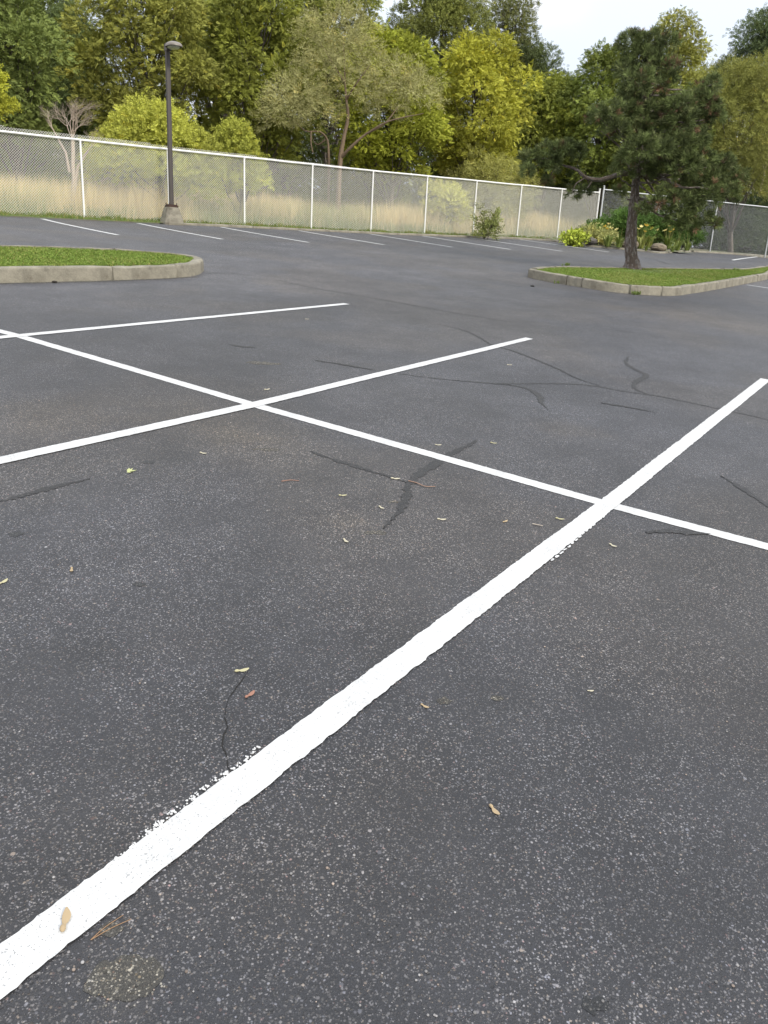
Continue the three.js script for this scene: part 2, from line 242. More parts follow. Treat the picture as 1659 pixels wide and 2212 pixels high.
{
  const A = G(40.6, 725.8), B = G(548.7, 875.1), C = G(1312.8, 1089.8), E3 = G(749, 656.7), E2 = G(1143.7, 731.5), E1 = G(1653.6, 820), L1 = G(0, 2101), L2 = G(0, 996.4), X0 = G(0, 715.8), X1 = G(1659, 1181.7);
  mesh('divider_line', strip([beyond(A, X0, 3.2), X0, A, B, C, X1, beyond(C, X1, 2.4)], 0.102, 0.0028, { seed: 3 }), paint);
  tag(scene.children.at(-1), 'long white painted divider line crossing three stall lines at their middles', 'painted line');
  // near stall line: thick build-up of old coats, crumbled along one edge
  const mid1 = G(829.5, 1462), g1 = [strip([beyond(C, L1, 2.0), L1, mid1, C, E1], t => 0.102 + 0.006 * sstep(0.62, 0.3, t), 0.0052, { seed: 11, rag: 0.0032 })];
  { const p = [], q = []; const cr = mulberry(5); const sd = (px, py) => G(px, py);
    const edge = [[215, 1893], [262, 1848], [330, 1785], [400, 1735], [455, 1690], [505, 1662], [560, 1612]].map(e => sd(...e));
    for (let s = 0; s < edge.length - 1; s++) for (let k = 0; k < 26; k++) { const c = along(edge[s], edge[s + 1], cr()), r = 0.0018 + 0.0045 * cr() * cr(), o = 0.003 - 0.017 * cr(); c.x -= o * 0.83; c.z -= o * 0.55; const n = p.length / 3, m = 6; p.push(c.x, gy(c.x, c.z) + 0.0085, c.z); for (let a = 0; a < m; a++) { const rr2 = r * (0.6 + 0.8 * cr()), x = c.x + Math.cos(a / m * 6.283) * rr2, z = c.z + Math.sin(a / m * 6.283) * rr2; p.push(x, gy(x, z) + 0.005, z); q.push(n, n + 1 + (a + 1) % m, n + 1 + a); } }
    const uv = []; for (let i = 0; i < p.length; i += 3) uv.push(p[i], p[i + 2]); g1.push(geo(p, q, uv)); }
  { const a = G(1190, 1214), b = G(1306, 1114); for (let k = 0; k < 15; k++) g1.push(strip([along(a, b, k / 15 + 0.006), along(a, b, (k + 0.75 + 0.2 * rnd()) / 15)], 0.010, 0.004, { seed: 50 + k, taperEnds: 0.2, rag: 0.003, step: 0.008 })); }
  mesh('stall_line', mergeGeometries(g1), paint);
  tag(scene.children.at(-1), 'wide white stall line with a crumbling edge and a winged seed lying on it', 'painted line');
  mesh('stall_line', strip([beyond(B, L2, 2.1), L2, B, E2], 0.102, 0.0052, { seed: 17 }), paint);
  tag(scene.children.at(-1), 'white stall line whose end is crossed by a thin dark tar seam', 'painted line');
  mesh('stall_line', strip([beyond(E3, A, 5), A, E3], 0.102, 0.0052, { seed: 23 }), paint);
  tag(scene.children.at(-1), 'white stall line ending in the aisle opposite the rounded tip of the grass island', 'painted line');
  const far = [[108, 475, 255, 508], [306, 483, 480, 517], [490, 491, 667, 524], [652, 498, 830, 529], [790, 505, 977, 534], [916, 510.5, 1103, 539], [1031, 517, 1214.6, 543], [1125, 520.5, 1315.6, 544.7]];
  for (const [a, b, c, d] of far) { let p = G(a, b); const q = G(c, d); const [pu, pw] = toUW(p.x, p.z), [qu] = toUW(q.x, q.z); const [x, z] = toXZ(qu - 0.3, 0.95); p = v3(x, 0, z); mesh('parking_bay_line', strip([p, along(p, q, 0.4), q], 0.13, 0.005, { step: 0.05, rag: 0.006, seed: a }), paint); tag(scene.children.at(-1), 'thin white bay line running up to the grass verge of the long fence', 'painted line', 'bay lines along the fence'); }
  mesh('parking_bay_line', strip([G(1582.5, 562.3), G(1636, 554.8)], 0.12, 0.005, { step: 0.05, rag: 0.006, seed: 8 }), paint); tag(scene.children.at(-1), 'short white bay line in front of the grey-railed fence past the flower bed', 'painted line');
  { const a = G(1613, 615.5), b = G(1659, 622.5); mesh('parking_bay_line', strip([a, b, beyond(a, b, 3)], 0.105, 0.005, { step: 0.04, rag: 0.006, seed: 9 }), paint); tag(scene.children.at(-1), 'white bay line starting below the kerb corner of the pine tree island', 'painted line'); }
}
// tar-sealed cracks, parts of the paving
const seams = [
  [[[590, 603], [640, 614], [700, 626], [830, 648], [960, 672], [1105, 696]], 0.035], [[[448, 590], [500, 591], [560, 598]], 0.03],
  [[[945, 700], [1000, 714], [1035, 730], [1065, 745], [1110, 758], [1165, 780], [1210, 800], [1250, 820], [1292, 833]], 0.032],
  [[[680, 778], [760, 790], [815, 800]], 0.035], [[[860, 808], [960, 820], [1060, 828], [1110, 829], [1200, 828], [1280, 833], [1360, 847], [1430, 857], [1520, 876], [1600, 893], [1690, 914]], 0.032],
  [[[1060, 828.5], [1100, 832], [1140, 841], [1160, 855], [1164, 868], [1178, 884]], 0.055], [[[1356, 770], [1351, 784], [1372, 799], [1396, 810], [1386, 820], [1371, 831], [1376, 841], [1402, 852]], 0.055],
  [[[1298, 870], [1345, 878], [1418, 891]], 0.03], [[[668, 976], [740, 1000], [810, 1020], [870, 1038], [888, 1046]], 0.034], [[[1026, 950], [960, 990], [910, 1025], [886, 1048], [880, 1075], [862, 1110], [832, 1144]], 0.055],
  [[[1556, 1028], [1600, 1055], [1690, 1110]], 0.034], [[[1390, 1146], [1450, 1147], [1535, 1153]], 0.04], [[[0, 1083], [60, 1068], [120, 1050], [192, 1033]], 0.03], [[[495, 744], [520, 748], [552, 751]], 0.05], [[[1290, 532], [1330, 545]], 0.05], [[[1388, 556], [1420, 563], [1445, 571]], 0.06],
];
seams.forEach(([p, w], i) => { const q = []; const c = new THREE.CatmullRomCurve3(p.map(e => G(...e))); mesh('crack_seal', strip(c.getPoints(p.length * 6), t => w * (0.75 + 0.6 * vn(t * 9, i * 3.1)), 0.002 + 0.0004 * (i % 4), { step: 0.014, rag: 0.014, wav: 0.02, seed: 70 + i, taperEnds: 0.3, tile: TILE }), tarSeal, lot); });
const cracks = [[[486, 1532], [484, 1552], [491, 1570], [481, 1590], [479, 1612], [489, 1632], [492, 1655], [502, 1680]], [[535, 1450], [515, 1478], [492, 1510], [486, 1532]]];
const dusty = new THREE.MeshStandardMaterial({ name: 'sandy film on asphalt', map: asphaltMaps[0], color: new THREE.Color().setRGB(2.0, 1.85, 1.55), roughness: 0.9, bumpMap: asphaltMaps[1], bumpScale: 0.003 });
const oily = new THREE.MeshStandardMaterial({ name: 'oil soaked asphalt', map: asphaltMaps[0], color: new THREE.Color().setRGB(0.55, 0.55, 0.56), roughness: 0.5, bumpMap: asphaltMaps[1], bumpScale: 0.003 });
for (const [x, y, l, w, m, n] of [[268, 2128, 0.15, 0.085, dusty, 'sand_patch'], [240, 2005, 0.05, 0.025, dusty, 'sand_patch'], [960, 1515, 0.05, 0.03, dusty, 'sand_patch'], [1075, 1510, 0.045, 0.025, dusty, 'sand_patch'], [855, 1085, 0.09, 0.03, dusty, 'sand_patch'], [810, 1150, 0.12, 0.04, dusty, 'sand_patch'], [575, 970, 0.16, 0.05, dusty, 'sand_patch'], [570, 784, 0.3, 0.12, dusty, 'sand_patch'], [320, 998, 0.07, 0.06, oily, 'oil_stain'], [35, 1153, 0.06, 0.05, oily, 'oil_stain'], [1290, 2178, 0.06, 0.04, oily, 'oil_stain'], [300, 1262, 0.05, 0.03, oily, 'oil_stain'], [1545, 860, 0.08, 0.06, oily, 'oil_stain'], [880, 1435, 0.03, 0.025, oily, 'oil_stain']]) {
  const p = G(x, y), a = v3(p.x - l / 2, 0, p.z + l * 0.12), b = v3(p.x + l / 2, 0, p.z - l * 0.12);
  mesh(n, strip([a, b], t => w * Math.pow(Math.max(0.02, Math.sin(Math.PI * t)), 0.6) * (0.6 + 0.8 * vn(t * 7, x)), 0.0012, { step: 0.004, rag: w * 0.16, wav: w * 0.25, seed: x, tile: TILE }), m, lot);
}
cracks.forEach((p, i) => mesh('open_crack', strip(p.map(e => G(...e)), i ? 0.0022 : 0.0042, 0.0015, { step: 0.006, rag: 0.0016, wav: 0.006, seed: 30 + i, taperEnds: 0.2 }), crackDark, lot));

// ------------------------------------------------------------------ kerbs and grass islands
function smoothLoop(pts, radius, closed = true) {      // polyline with rounded corners, then even spacing
  const out = [], n = pts.length;
  for (let i = 0; i < n; i++) {
    if (!closed && (i === 0 || i === n - 1)) { out.push(v3(pts[i][0], 0, pts[i][1])); continue; }
    const p = pts[i], a = pts[(i + n - 1) % n], b = pts[(i + 1) % n], r = p[2] ?? radius, P = v3(p[0], 0, p[1]), A = v3(a[0], 0, a[1]), B = v3(b[0], 0, b[1]);
    const ra = Math.min(r, P.distanceTo(A) * 0.48), rb = Math.min(r, P.distanceTo(B) * 0.48), s = P.clone().lerp(A, ra / P.distanceTo(A)), e = P.clone().lerp(B, rb / P.distanceTo(B));
    for (let k = 0; k <= 8; k++) { const t = k / 8; out.push(s.clone().multiplyScalar((1 - t) ** 2).addScaledVector(P, 2 * t * (1 - t)).addScaledVector(e, t * t)); }
  }
  if (closed) out.push(out[0].clone());
  const o = []; for (let i = 0; i < out.length - 1; i++) { const L = out[i].distanceTo(out[i + 1]), k = Math.max(1, Math.ceil(L / 0.06)); for (let q = 0; q < k; q++) o.push(out[i].clone().lerp(out[i + 1], q / k)); } o.push(out.at(-1)); return o;
}
function kerbPiece(path, side, W, H, seed) {           // one cast length of kerb with chipped arris
  const prof = [[0, -0.06], [0.004, H - 0.035], [0.012, H - 0.012], [0.034, H], [W - 0.02, H], [W, H - 0.015], [W, -0.06]], pos = [], uv = [], idx = [], m = prof.length; let L = seed * 3.7;
  path.forEach((p, i) => {
    const a = path[Math.max(0, i - 1)], b = path[Math.min(path.length - 1, i + 1)], d = b.clone().sub(a).normalize(), nx = -d.z * side, nz = d.x * side; if (i) L += p.distanceTo(path[i - 1]);
    let s = 0; prof.forEach(([o, h], k) => { const j = 0.010 * (vn(L * 6, k * 3 + seed) - 0.5) + 0.016 * (vn(L * 1.1, seed) - 0.5), chip = k > 0 && k < 4 ? 0.03 * sstep(0.7, 0.95, vn(L * 7, seed * 3 + 50)) : 0, x = p.x + nx * (o + j + chip), z = p.z + nz * (o + j + chip); if (k) s += Math.hypot(o - prof[k - 1][0], h - prof[k - 1][1]); pos.push(x, gy(p.x, p.z) + h + (k > 1 && k < 5 ? j - chip * 0.6 : 0), z); uv.push(L / 1.1, s / 1.1);
      if (i < path.length - 1 && k < m - 1) { const q = i * m + k; idx.push(q, q + m, q + 1, q + 1, q + m, q + m + 1); } });
  });
  for (const e of [0, (path.length - 1) * m]) for (let k = 1; k < m - 1; k++) idx.push(e, e + k, e + k + 1);
  const g = geo(pos, idx, uv); return g;
}
function kerbRun(path, side, W, H, lens, parent, mat = concrete) {
  let i = 0, s = 0; while (i < path.length - 1) { let L = 0, j = i; const want = lens[s % lens.length]; while (j < path.length - 1 && L < want) { L += path[j].distanceTo(path[j + 1]); j++; } if (path.length - 1 - j < 3) j = path.length - 1;
    const piece = path.slice(i, j + 1).map(p => p.clone()); const a = piece[0], b = piece[1], y = piece.at(-1), x = piece.at(-2); a.lerp(b, 0.004 / a.distanceTo(b) * 1.5); y.lerp(x, 0.004 / y.distanceTo(x) * 1.5); mesh('kerb_segment', kerbPiece(piece, side, W, H, s + 1 + path.length), mat, parent); i = j; s++; }
}
const inside = (poly, x, z) => { let c = false; for (let i = 0, j = poly.length - 1; i < poly.length; j = i++) if ((poly[i].z > z) !== (poly[j].z > z) && x < (poly[j].x - poly[i].x) * (z - poly[i].z) / (poly[j].z - poly[i].z) + poly[i].x) c = !c; return c; };
function inset(path, d, side) { return path.map((p, i) => { const a = path[Math.max(0, i - 1)], b = path[Math.min(path.length - 1, i + 1)], t = b.clone().sub(a).normalize(); return v3(p.x - t.z * side * d, 0, p.z + t.x * side * d); }); }
const tuftGeo = (n, len, wid, spread, seed, bend = 0.5) => { const r = mulberry(seed), pos = [], idx = []; for (let i = 0; i < n; i++) { const a = r() * 6.283, l = len * (0.6 + 0.5 * r()), lean = spread * (0.3 + r()), bx = Math.cos(a), bz = Math.sin(a), o = 0.25 * len * r() * spread, w = wid * (0.7 + 0.6 * r()), k = pos.length / 3, px = -bz * w / 2, pz = bx * w / 2;
  const x1 = bx * (o + lean * l * 0.35), z1 = bz * (o + lean * l * 0.35), x2 = bx * (o + lean * l * (0.7 + bend)), z2 = bz * (o + lean * l * (0.7 + bend)); pos.push(bx * o - px, 0, bz * o - pz, bx * o + px, 0, bz * o + pz, x1 - px * 0.8, l * 0.6, z1 - pz * 0.8, x1 + px * 0.8, l * 0.6, z1 + pz * 0.8, x2, l * (1 - bend * lean * 0.6), z2); idx.push(k, k + 1, k + 2, k + 1, k + 3, k + 2, k + 2, k + 3, k + 4); } return geo(pos, idx); };
const lawnTuft = tuftGeo(9, 0.046, 0.0042, 0.5, 3);
function island(name, label, outline, lens, density) {
  const path = smoothLoop(outline, 0.8), side = Math.sign(path.reduce((s, p, i) => { const q = path[(i + 1) % path.length]; return s + p.x * q.z - q.x * p.z; }, 0)), o = group(name, label, 'traffic island', v3(0, 0, 0));
  kerbRun(path, side, 0.17, 0.19, lens, o);
  const lawn = inset(path, 0.16, side), tri = THREE.ShapeUtils.triangulateShape(lawn.slice(0, -1).map(p => new THREE.Vector2(p.x, p.z)), []), pos = [], uv = [];
  lawn.forEach(p => { pos.push(p.x, gy(p.x, p.z) + 0.165, p.z); uv.push(p.x, p.z); }); const idx = []; tri.forEach(t => idx.push(t[0], t[2], t[1]));
  mesh('lawn', geo(pos, idx, uv), turf, o);
  const it = [], xs = lawn.map(p => p.x), zs = lawn.map(p => p.z), x0 = Math.max(-14, Math.min(...xs)), x1 = Math.min(20, Math.max(...xs)), z0 = Math.min(...zs), z1 = Math.max(...zs), n = Math.floor((x1 - x0) * (z1 - z0) * density);
  for (let i = 0; i < n; i++) { const x = rr(x0, x1), z = rr(z0, z1); if (!inside(lawn, x, z)) continue; const dry = sstep(0.42, 0.68, fbm(x * 1.4 + 5, z * 1.4, 3)), k = rr(0.75, 1.25), t = rnd() < 0.06 ? 1 : dry * 0.6 * rnd(); it.push({ p: v3(x, gy(x, z) + 0.16, z), q: new THREE.Quaternion().setFromAxisAngle(v3(0, 1, 0), rr(0, 6.28)), s: rr(0.7, 1.1), sy: rr(0.5, 1.1), c: [k * lerp(0.15, 0.30, t), k * lerp(0.215, 0.28, t), k * lerp(0.032, 0.09, t)] }); }
  place('grass_blades', lawnTuft, bladeMat, it, o);
  return { o, lawn, path };
}
island('kerbed_island', 'grass island with a pale concrete kerb and rounded tip, no tree on it', [[-3.1, -12.7, 0.45], [-3.24, -13.95, 0.55], [-4.3, -14.05, 0.9], [-6.15, -12.75, 1], [-9.5, -7.2, 0.6], [-8.4, -4.7, 0.6], [-4.93, -10.07, 0.2], [-3.6, -11.8, 0.9]], [3.1, 2.6, 3.4], 2300);
{
  const q = (x, y, l = 0) => { const p = G(x, y, l); return [p.x, p.z]; };
  const a = q(1144, 600), tip = G(1690, 590), b = [...q(1452, 641), 0.7];
  island('kerbed_island', 'wedge-shaped grass island with a jointed concrete kerb around the pine tree', [[a[0] - 0.05, a[1], 0.5], [...q(1215, 614), 1], [...q(1330, 633), 1], b, [...q(1510, 632), 0.6], [...q(1659, 603.5), 0.5], [tip.x + 1.2, tip.z - 2.6, 0.5], [...q(1600, 580, 0.19), 0.6], [...q(1350, 577, 0.19), 1], [...q(1180, 574.3, 0.19), 0.9], [...q(1143, 579, 0.19), 0.5]], [1.15, 0.35, 1.0, 0.75, 2.6, 3.0], 1300);
}
// sand gathered at the foot of the treeless island's kerb, weeds at the other
{ const f = [[0, 612.6], [100, 611], [220, 607.6], [330, 603.6], [425, 598.4]].map(e => G(...e)); mesh('sand_patch', strip(f, t => 0.05 + 0.06 * vn(t * 14, 3), 0.0016, { step: 0.02, rag: 0.02, wav: 0.015, seed: 5, tile: TILE }), dusty, lot);
  const g = [[1150, 602.5], [1230, 617], [1330, 634], [1440, 641.8]].map(e => G(...e)); mesh('sand_patch', strip(g, t => 0.03 + 0.08 * vn(t * 11, 8), 0.0016, { step: 0.03, rag: 0.02, wav: 0.02, seed: 9, tile: TILE }), dusty, lot);
  const it = []; rnd = mulberry(61); for (const [x, y, n] of [[1374, 636.5, 26], [1222, 574, 22], [1204, 612.5, 8], [1590, 584, 20]]) for (let i = 0; i < n; i++) { const p = G(x + rr(-9, 9), y + rr(-0.6, 0.6), y < 590 ? 0.17 : 0), k = rr(0.8, 1.2); it.push({ p, q: new THREE.Quaternion().setFromAxisAngle(v3(0, 1, 0), rr(0, 6.28)), s: rr(1.1, 2), sy: rr(1.2, 2.4), c: [0.12 * k, 0.17 * k, 0.03 * k] }); }
  place('kerb_weeds', lawnTuft, bladeMat, it); tag(scene.children.at(-1), 'small grass tufts sprouting along the kerbs of the islands', 'weeds'); }
// verge and kerb along the fences
{
  const us = spaced(-34, UC + 0.6, -4, UC, 0.5, 1, 2);
  struct('grass_verge', sheet(us, [-0.5, 0.1, 0.45, 0.72], 0.03, null, 1.2), turf);
  const it = []; for (let i = 0; i < 9000; i++) { const u = rr(-6, UC), w = rr(-0.45, 0.74), [x, z] = toXZ(u, w), k = rr(0.7, 1.2), t = rnd() < 0.25 ? 0.8 : 0.2 * rnd(), tall = 0.5 + 1.6 * Math.pow(vn(u * 2.1, 3), 3) + (Math.abs(w) < 0.12 ? 0.7 : 0); it.push({ p: v3(x, gy(x, z) + 0.025, z), q: new THREE.Quaternion().setFromAxisAngle(v3(0, 1, 0), rr(0, 6.28)), s: rr(1, 1.7), sy: tall * rr(0.9, 1.7), c: [k * lerp(0.12, 0.32, t), k * lerp(0.18, 0.26, t), k * lerp(0.03, 0.1, t)] }); }
  place('verge_grass', lawnTuft, bladeMat, it); tag(scene.children.at(-1), 'ragged green grass along the foot of the long fence', 'grass');
  const bed = [[1262, 530.5], [1376, 540.5], [1421, 545.8], [1436, 546.3], [1494, 543.2]].map(e => { const p = G(...e, 0.03); return [p.x, p.z, 0.4]; });
  const st = u => { const [x, z] = toXZ(u, 0.78); return [x, z, 0.3]; };
  const k1 = group('edge_kerb', 'thin pale concrete kerb edging the asphalt below the long fence and around the flower bed', 'kerb', v3(0, 0, 0));
  const path = smoothLoop([st(2.2), st(10), st(17), [...toXZ(19.3, 0.9), 0.5], ...bed], 0.3, false);
  kerbRun(path, -1, 0.13, 0.075, [3], k1);
  const k2 = group('edge_kerb', 'thin pale concrete kerb along the foot of the dark backed side fence', 'kerb', v3(0, 0, 0));
  const r = [[1500, 543.4], [1600, 549.3], [1659, 553]].map(e => { const p = G(...e, 0.03); return [p.x, p.z, 0.3]; }), l = v3(r[2][0] * 2 - r[1][0] + 0.6, 0, r[2][1] * 2 - r[1][1] + 2);
  kerbRun(smoothLoop([...r, [l.x, l.z]], 0.3, false), -1, 0.13, 0.075, [3], k2);
}

// ------------------------------------------------------------------ chain-link fences
const pipe = (a, b, r, s = 10) => taper([a, b], r, r, s);
function chain(at, len, h0, h1, yb, p = 0.0354, wire = 0.0062) {  // interlocked zigzag wires between two posts
  const pos = [], idx = [], cols = Math.round(len / p), dx = len / cols;
  for (let k = 0; k < cols; k++) {
    const top = lerp(h0, h1, k / cols), rows = Math.floor((top - yb) / p);
    for (let j = 0; j <= rows; j++) {
      const e = (j + k) & 1, u = (k + (e ? 0.96 : 0.04)) * dx, q = at(u, yb + j * p), o = (k & 1 ? 1 : -1) * (e ? 1 : -1) * 0.002, b = pos.length / 3;
      for (let c = 0; c < 3; c++) { const a = c * 2.094 + 0.5; pos.push(q.x + q.tx * Math.cos(a) * wire + q.nx * (Math.sin(a) * wire + o), q.y, q.z + q.tz * Math.cos(a) * wire + q.nz * (Math.sin(a) * wire + o)); }
      if (j < rows) for (let c = 0; c < 3; c++) { const d = (c + 1) % 3; idx.push(b + c, b + d, b + 3 + c, b + d, b + 3 + d, b + 3 + c); }
    }
  }
  return geo(pos, idx);
}
function fence(name, label, base, dir, nrm, us, H, over, railMat, postMat, opt = {}) {
  const o = group(name, label, 'fence', v3(0, 0, 0)), P = (s, n = 0) => [base[0] + dir[0] * s + nrm[0] * n, base[1] + dir[1] * s + nrm[1] * n], Y = s => { const [x, z] = P(s); return gy(x, z); };
  us.forEach((s, i) => {
    const [x, z] = P(s), y = Y(s), big = opt.big?.includes(i), r = big ? 0.04 : 0.03;
    const lean = opt.lean ?? 0, post = mesh('post', mergeGeometries([taper([v3(x, y - 0.02, z), v3(x + rr(-0.01, 0.01), y + H - (big ? -0.12 : 0.03), z)], r, r, 12)]), postMat, o);
    if (big) { mesh('post_cap', new THREE.SphereGeometry(0.048, 12, 8).translate(x, y + H + 0.14, z), postMat, post); for (const q of [0.15, 0.55, 0.95, 1.35, 1.75, 2.05]) mesh('tension_band', new THREE.TorusGeometry(0.043, 0.008, 6, 14).rotateX(Math.PI / 2).translate(x, y + q, z), greySteel, post); }
    else { for (const q of [0.3, 0.85, 1.4, 1.9]) if (rnd() < 0.75) mesh('wire_tie', new THREE.TorusGeometry(0.034, 0.004, 5, 10).rotateX(1.45).translate(x, y + q * H / 2.14 + rr(-0.05, 0.05), z), postMat, post); mesh('rail_cap', new THREE.SphereGeometry(0.036, 10, 6).translate(x, y + H - 0.03, z), postMat, post); }
  });
  for (let i = 0; i < us.length - 1; i++) {
    const a = us[i], b = us[i + 1], rail = []; for (let k = 0; k <= 6; k++) { const s = lerp(a, b, k / 6), [x, z] = P(s); rail.push(v3(x, Y(s) + H + (k % 6 ? 0.012 * (vn(s, 4) - 0.5) : 0), z)); }
    mesh('top_rail', taper(rail, opt.rail ?? 0.03, opt.rail ?? 0.03, 10), railMat, o);
    mesh('mesh_panel', chain((s, h) => { const bulge = 0.02 * Math.sin((s / (b - a)) * 3.14) * vn(a, h), [x, z] = P(a + s, -0.042 - bulge); return { x, y: Y(a + s) + h, z, tx: dir[0], tz: dir[1], nx: nrm[0], nz: nrm[1] }; }, b - a, H + over(a), H + over(b), 0.03, opt.pitch ?? 0.0354, opt.wire ?? 0.0062), opt.mesh ?? galv, o);
  }
  return o;
}
const spanU = 2.646;
fence('chain_link_fence', 'long chain-link fence with white posts and rail behind the lamp post', P0, su, sw, [-3, -2, -1, 0, 1, 2, 3, 4, 5, 6, 7, 8, 9].map(i => i * spanU), 2.13, u => lerp(0.17, 0.015, clamp((u + 2) / 16, 0, 1)), whiteSteel, whiteSteel, { big: [12] });
{
  const c = toXZ(9 * spanU + 0.12, 0.05), R1 = G(1533, 544.6), R2 = G(1668, 553.5), L = Math.hypot(R1.x - c[0], R1.z - c[1]), d = [(R1.x - c[0]) / L, (R1.z - c[1]) / L], n = [-d[1], d[0]];
  const m = n[0] * -c[0] + n[1] * -c[1] > 0 ? n : [-n[0], -n[1]];
  fence('chain_link_fence', 'grey-railed chain-link fence backed by dark bushes past the flower bed', c, d, m, [0.06, L / 2, L, L * 1.5, L * 2], 2.28, () => 0.02, greySteel, greySteel, { rail: 0.026, big: [0], wire: 0.0034, mesh: greySteel });
}

// ------------------------------------------------------------------ lamp post
{
  const c = G(371.5, 484.5), yaw = Math.atan2(sw[0], sw[1]);       // local +z looks from the fence into the lot
  const o = group('lamp_post', 'dark bronze square lamp post on a sloped concrete footing before the fence', 'lamp post', c, yaw);
  { const p = [], q = [], u = [], lay = [[-0.05, 0.305, 0], [0.03, 0.305, 0], [0.46, 0.19, 0], [0.485, 0.175, 0]]; const cut = 0.06;
    lay.forEach(([y, r], i) => { const k = r * 0.3, ring = [[r, -r + k], [r, r - k], [r - k, r], [-r + k, r], [-r, r - k], [-r, -r + k], [-r + k, -r], [r - k, -r]]; ring.forEach(([x, z], j) => { p.push(x + 0.012 * (hash(i, j) - 0.5), y, z + 0.012 * (hash(j, i) - 0.5)); u.push(j * 0.2, y * 1.2); if (i < 3) { const a = i * 8 + j, b = i * 8 + (j + 1) % 8; q.push(a, a + 8, b, b, a + 8, b + 8); } }); });
    for (let j = 1; j < 7; j++) q.push(24, 24 + j + 1, 24 + j); const g = geo(p, q, u).toNonIndexed(); g.computeVertexNormals(); mesh('concrete_footing', g, concrete, o); }
  const bp = mesh('base_cover', mergeGeometries([box(0.31, 0.05, 0.31, 0, 0.512, 0), box(0.27, 0.03, 0.27, 0, 0.552, 0)]), rustPlate, o);
  for (const sx of [-1, 1]) for (const sz of [-1, 1]) mesh('anchor_bolt', new THREE.CylinderGeometry(0.014, 0.014, 0.05, 8).translate(sx * 0.12, 0.59, sz * 0.12), rustPlate, bp);
  const pole = new THREE.BoxGeometry(0.118, 4.34, 0.118, 3, 12, 3); { const p = pole.attributes.position; for (let i = 0; i < p.count; i++) { const x = p.getX(i), z = p.getZ(i); if (Math.abs(x) > 0.05 && Math.abs(z) > 0.05) { p.setX(i, x * 0.93); p.setZ(i, z * 0.93); } } } pole.translate(0, 0.56 + 2.17, 0); pole.computeVertexNormals();
  const pm = mesh('pole', pole, bronze, o); mesh('hand_hole_cover', box(0.07, 0.13, 0.012, 0, 1.05, 0.061), bronze, pm); mesh('pole_cap', box(0.128, 0.03, 0.128, 0, 4.91, 0), bronze, pm);
  const arm = mesh('arm', mergeGeometries([box(0.14, 0.17, 0.2, 0, 4.82, 0.02), box(0.1, 0.1, 0.16, 0, 4.83, 0.16)]), bronze, o);
  // shallow domed head: superellipse plan, curved top
  const pos = [], idx = [], nu = 20, nv = 9, hw = 0.2, L0 = 0.16, L1 = 0.74; for (let j = 0; j <= nv; j++) for (let i = 0; i <= nu; i++) { const a = i / nu * 6.2832, r = Math.sin(j / nv * 1.5708), ca = Math.cos(a), sa = Math.sin(a), pr = Math.pow(Math.abs(ca) ** 3.2 + Math.abs(sa) ** 3.2, -1 / 3.2); const zz = (L0 + L1) / 2 + sa * pr * r * (L1 - L0) / 2, f = (zz - L0) / (L1 - L0); pos.push(ca * pr * r * hw, 4.78 + (0.155 - 0.03 * f) * Math.pow(Math.max(0, Math.cos(j / nv * 1.5708)), 0.75) - 0.02 * f, zz); if (i < nu && j < nv) { const q = j * (nu + 1) + i; idx.push(q, q + 1, q + nu + 1, q + 1, q + nu + 2, q + nu + 1); } }
  const head = mesh('lamp_head', geo(pos, idx), new THREE.MeshStandardMaterial({ name: 'sun-faded bronze housing', color: new THREE.Color().setRGB(0.19, 0.165, 0.14), roughness: 0.5 }), o);
  { const g = new THREE.SphereGeometry(1, 20, 8, 0, 6.2832, Math.PI / 2, Math.PI / 2); g.scale(0.165, 0.055, 0.235); g.translate(0, 4.767, 0.44); mesh('lens', g, diffuser, head); }
  mesh('rim', (() => { const g = new THREE.TorusGeometry(1, 0.03, 6, 28); g.rotateX(Math.PI / 2); g.scale(0.19, 0.35, 0.275); g.translate(0, 4.77, 0.45); return g; })(), bronze, head);
}

// ------------------------------------------------------------------ leaves
const leaf = (pos, idx, b, d, side, l, w, fold = 0) => { // one lance-shaped leaf: two faces folded on the midrib
  const k = pos.length / 3, m = b.clone().addScaledVector(d, l * 0.45), t = b.clone().addScaledVector(d, l), n = new THREE.Vector3().crossVectors(d, side).multiplyScalar(fold * w), a = m.clone().addScaledVector(side, w / 2).add(n), c = m.clone().addScaledVector(side, -w / 2).add(n);
  for (const p of [b, a, t, c]) pos.push(p.x, p.y, p.z); idx.push(k, k + 1, k + 2, k, k + 2, k + 3);
};
function pinnate(seed, pairs = 7, ll = 0.30, lw = 0.10) { // walnut-like frond of length 1 along +y, arching
  const r = mulberry(seed), pos = [], idx = [], P = t => v3(0, t * (1 - 0.18 * t), 0.32 * t * t);
  for (let i = 1; i <= pairs; i++) { const t = 0.12 + 0.85 * i / pairs, b = P(t), s = Math.sin(Math.PI * clamp(t * 0.9 + 0.12, 0, 1)) * 0.6 + 0.5; for (const q of [-1, 1]) { const d = v3(q, 0.55 + 0.3 * r(), 0.25 + 0.45 * r()).normalize(), sd = v3(-d.y * q, q * d.x, (r() - 0.5) * 0.8).normalize(); leaf(pos, idx, b, d, sd, ll * s * (0.85 + 0.3 * r()), lw * (0.8 + 0.4 * r()), 0.2); } }
  leaf(pos, idx, P(0.98), v3(0, 0.8, 0.6).normalize(), v3(1, 0, 0), ll, lw, 0.2); return geo(pos, idx);
}
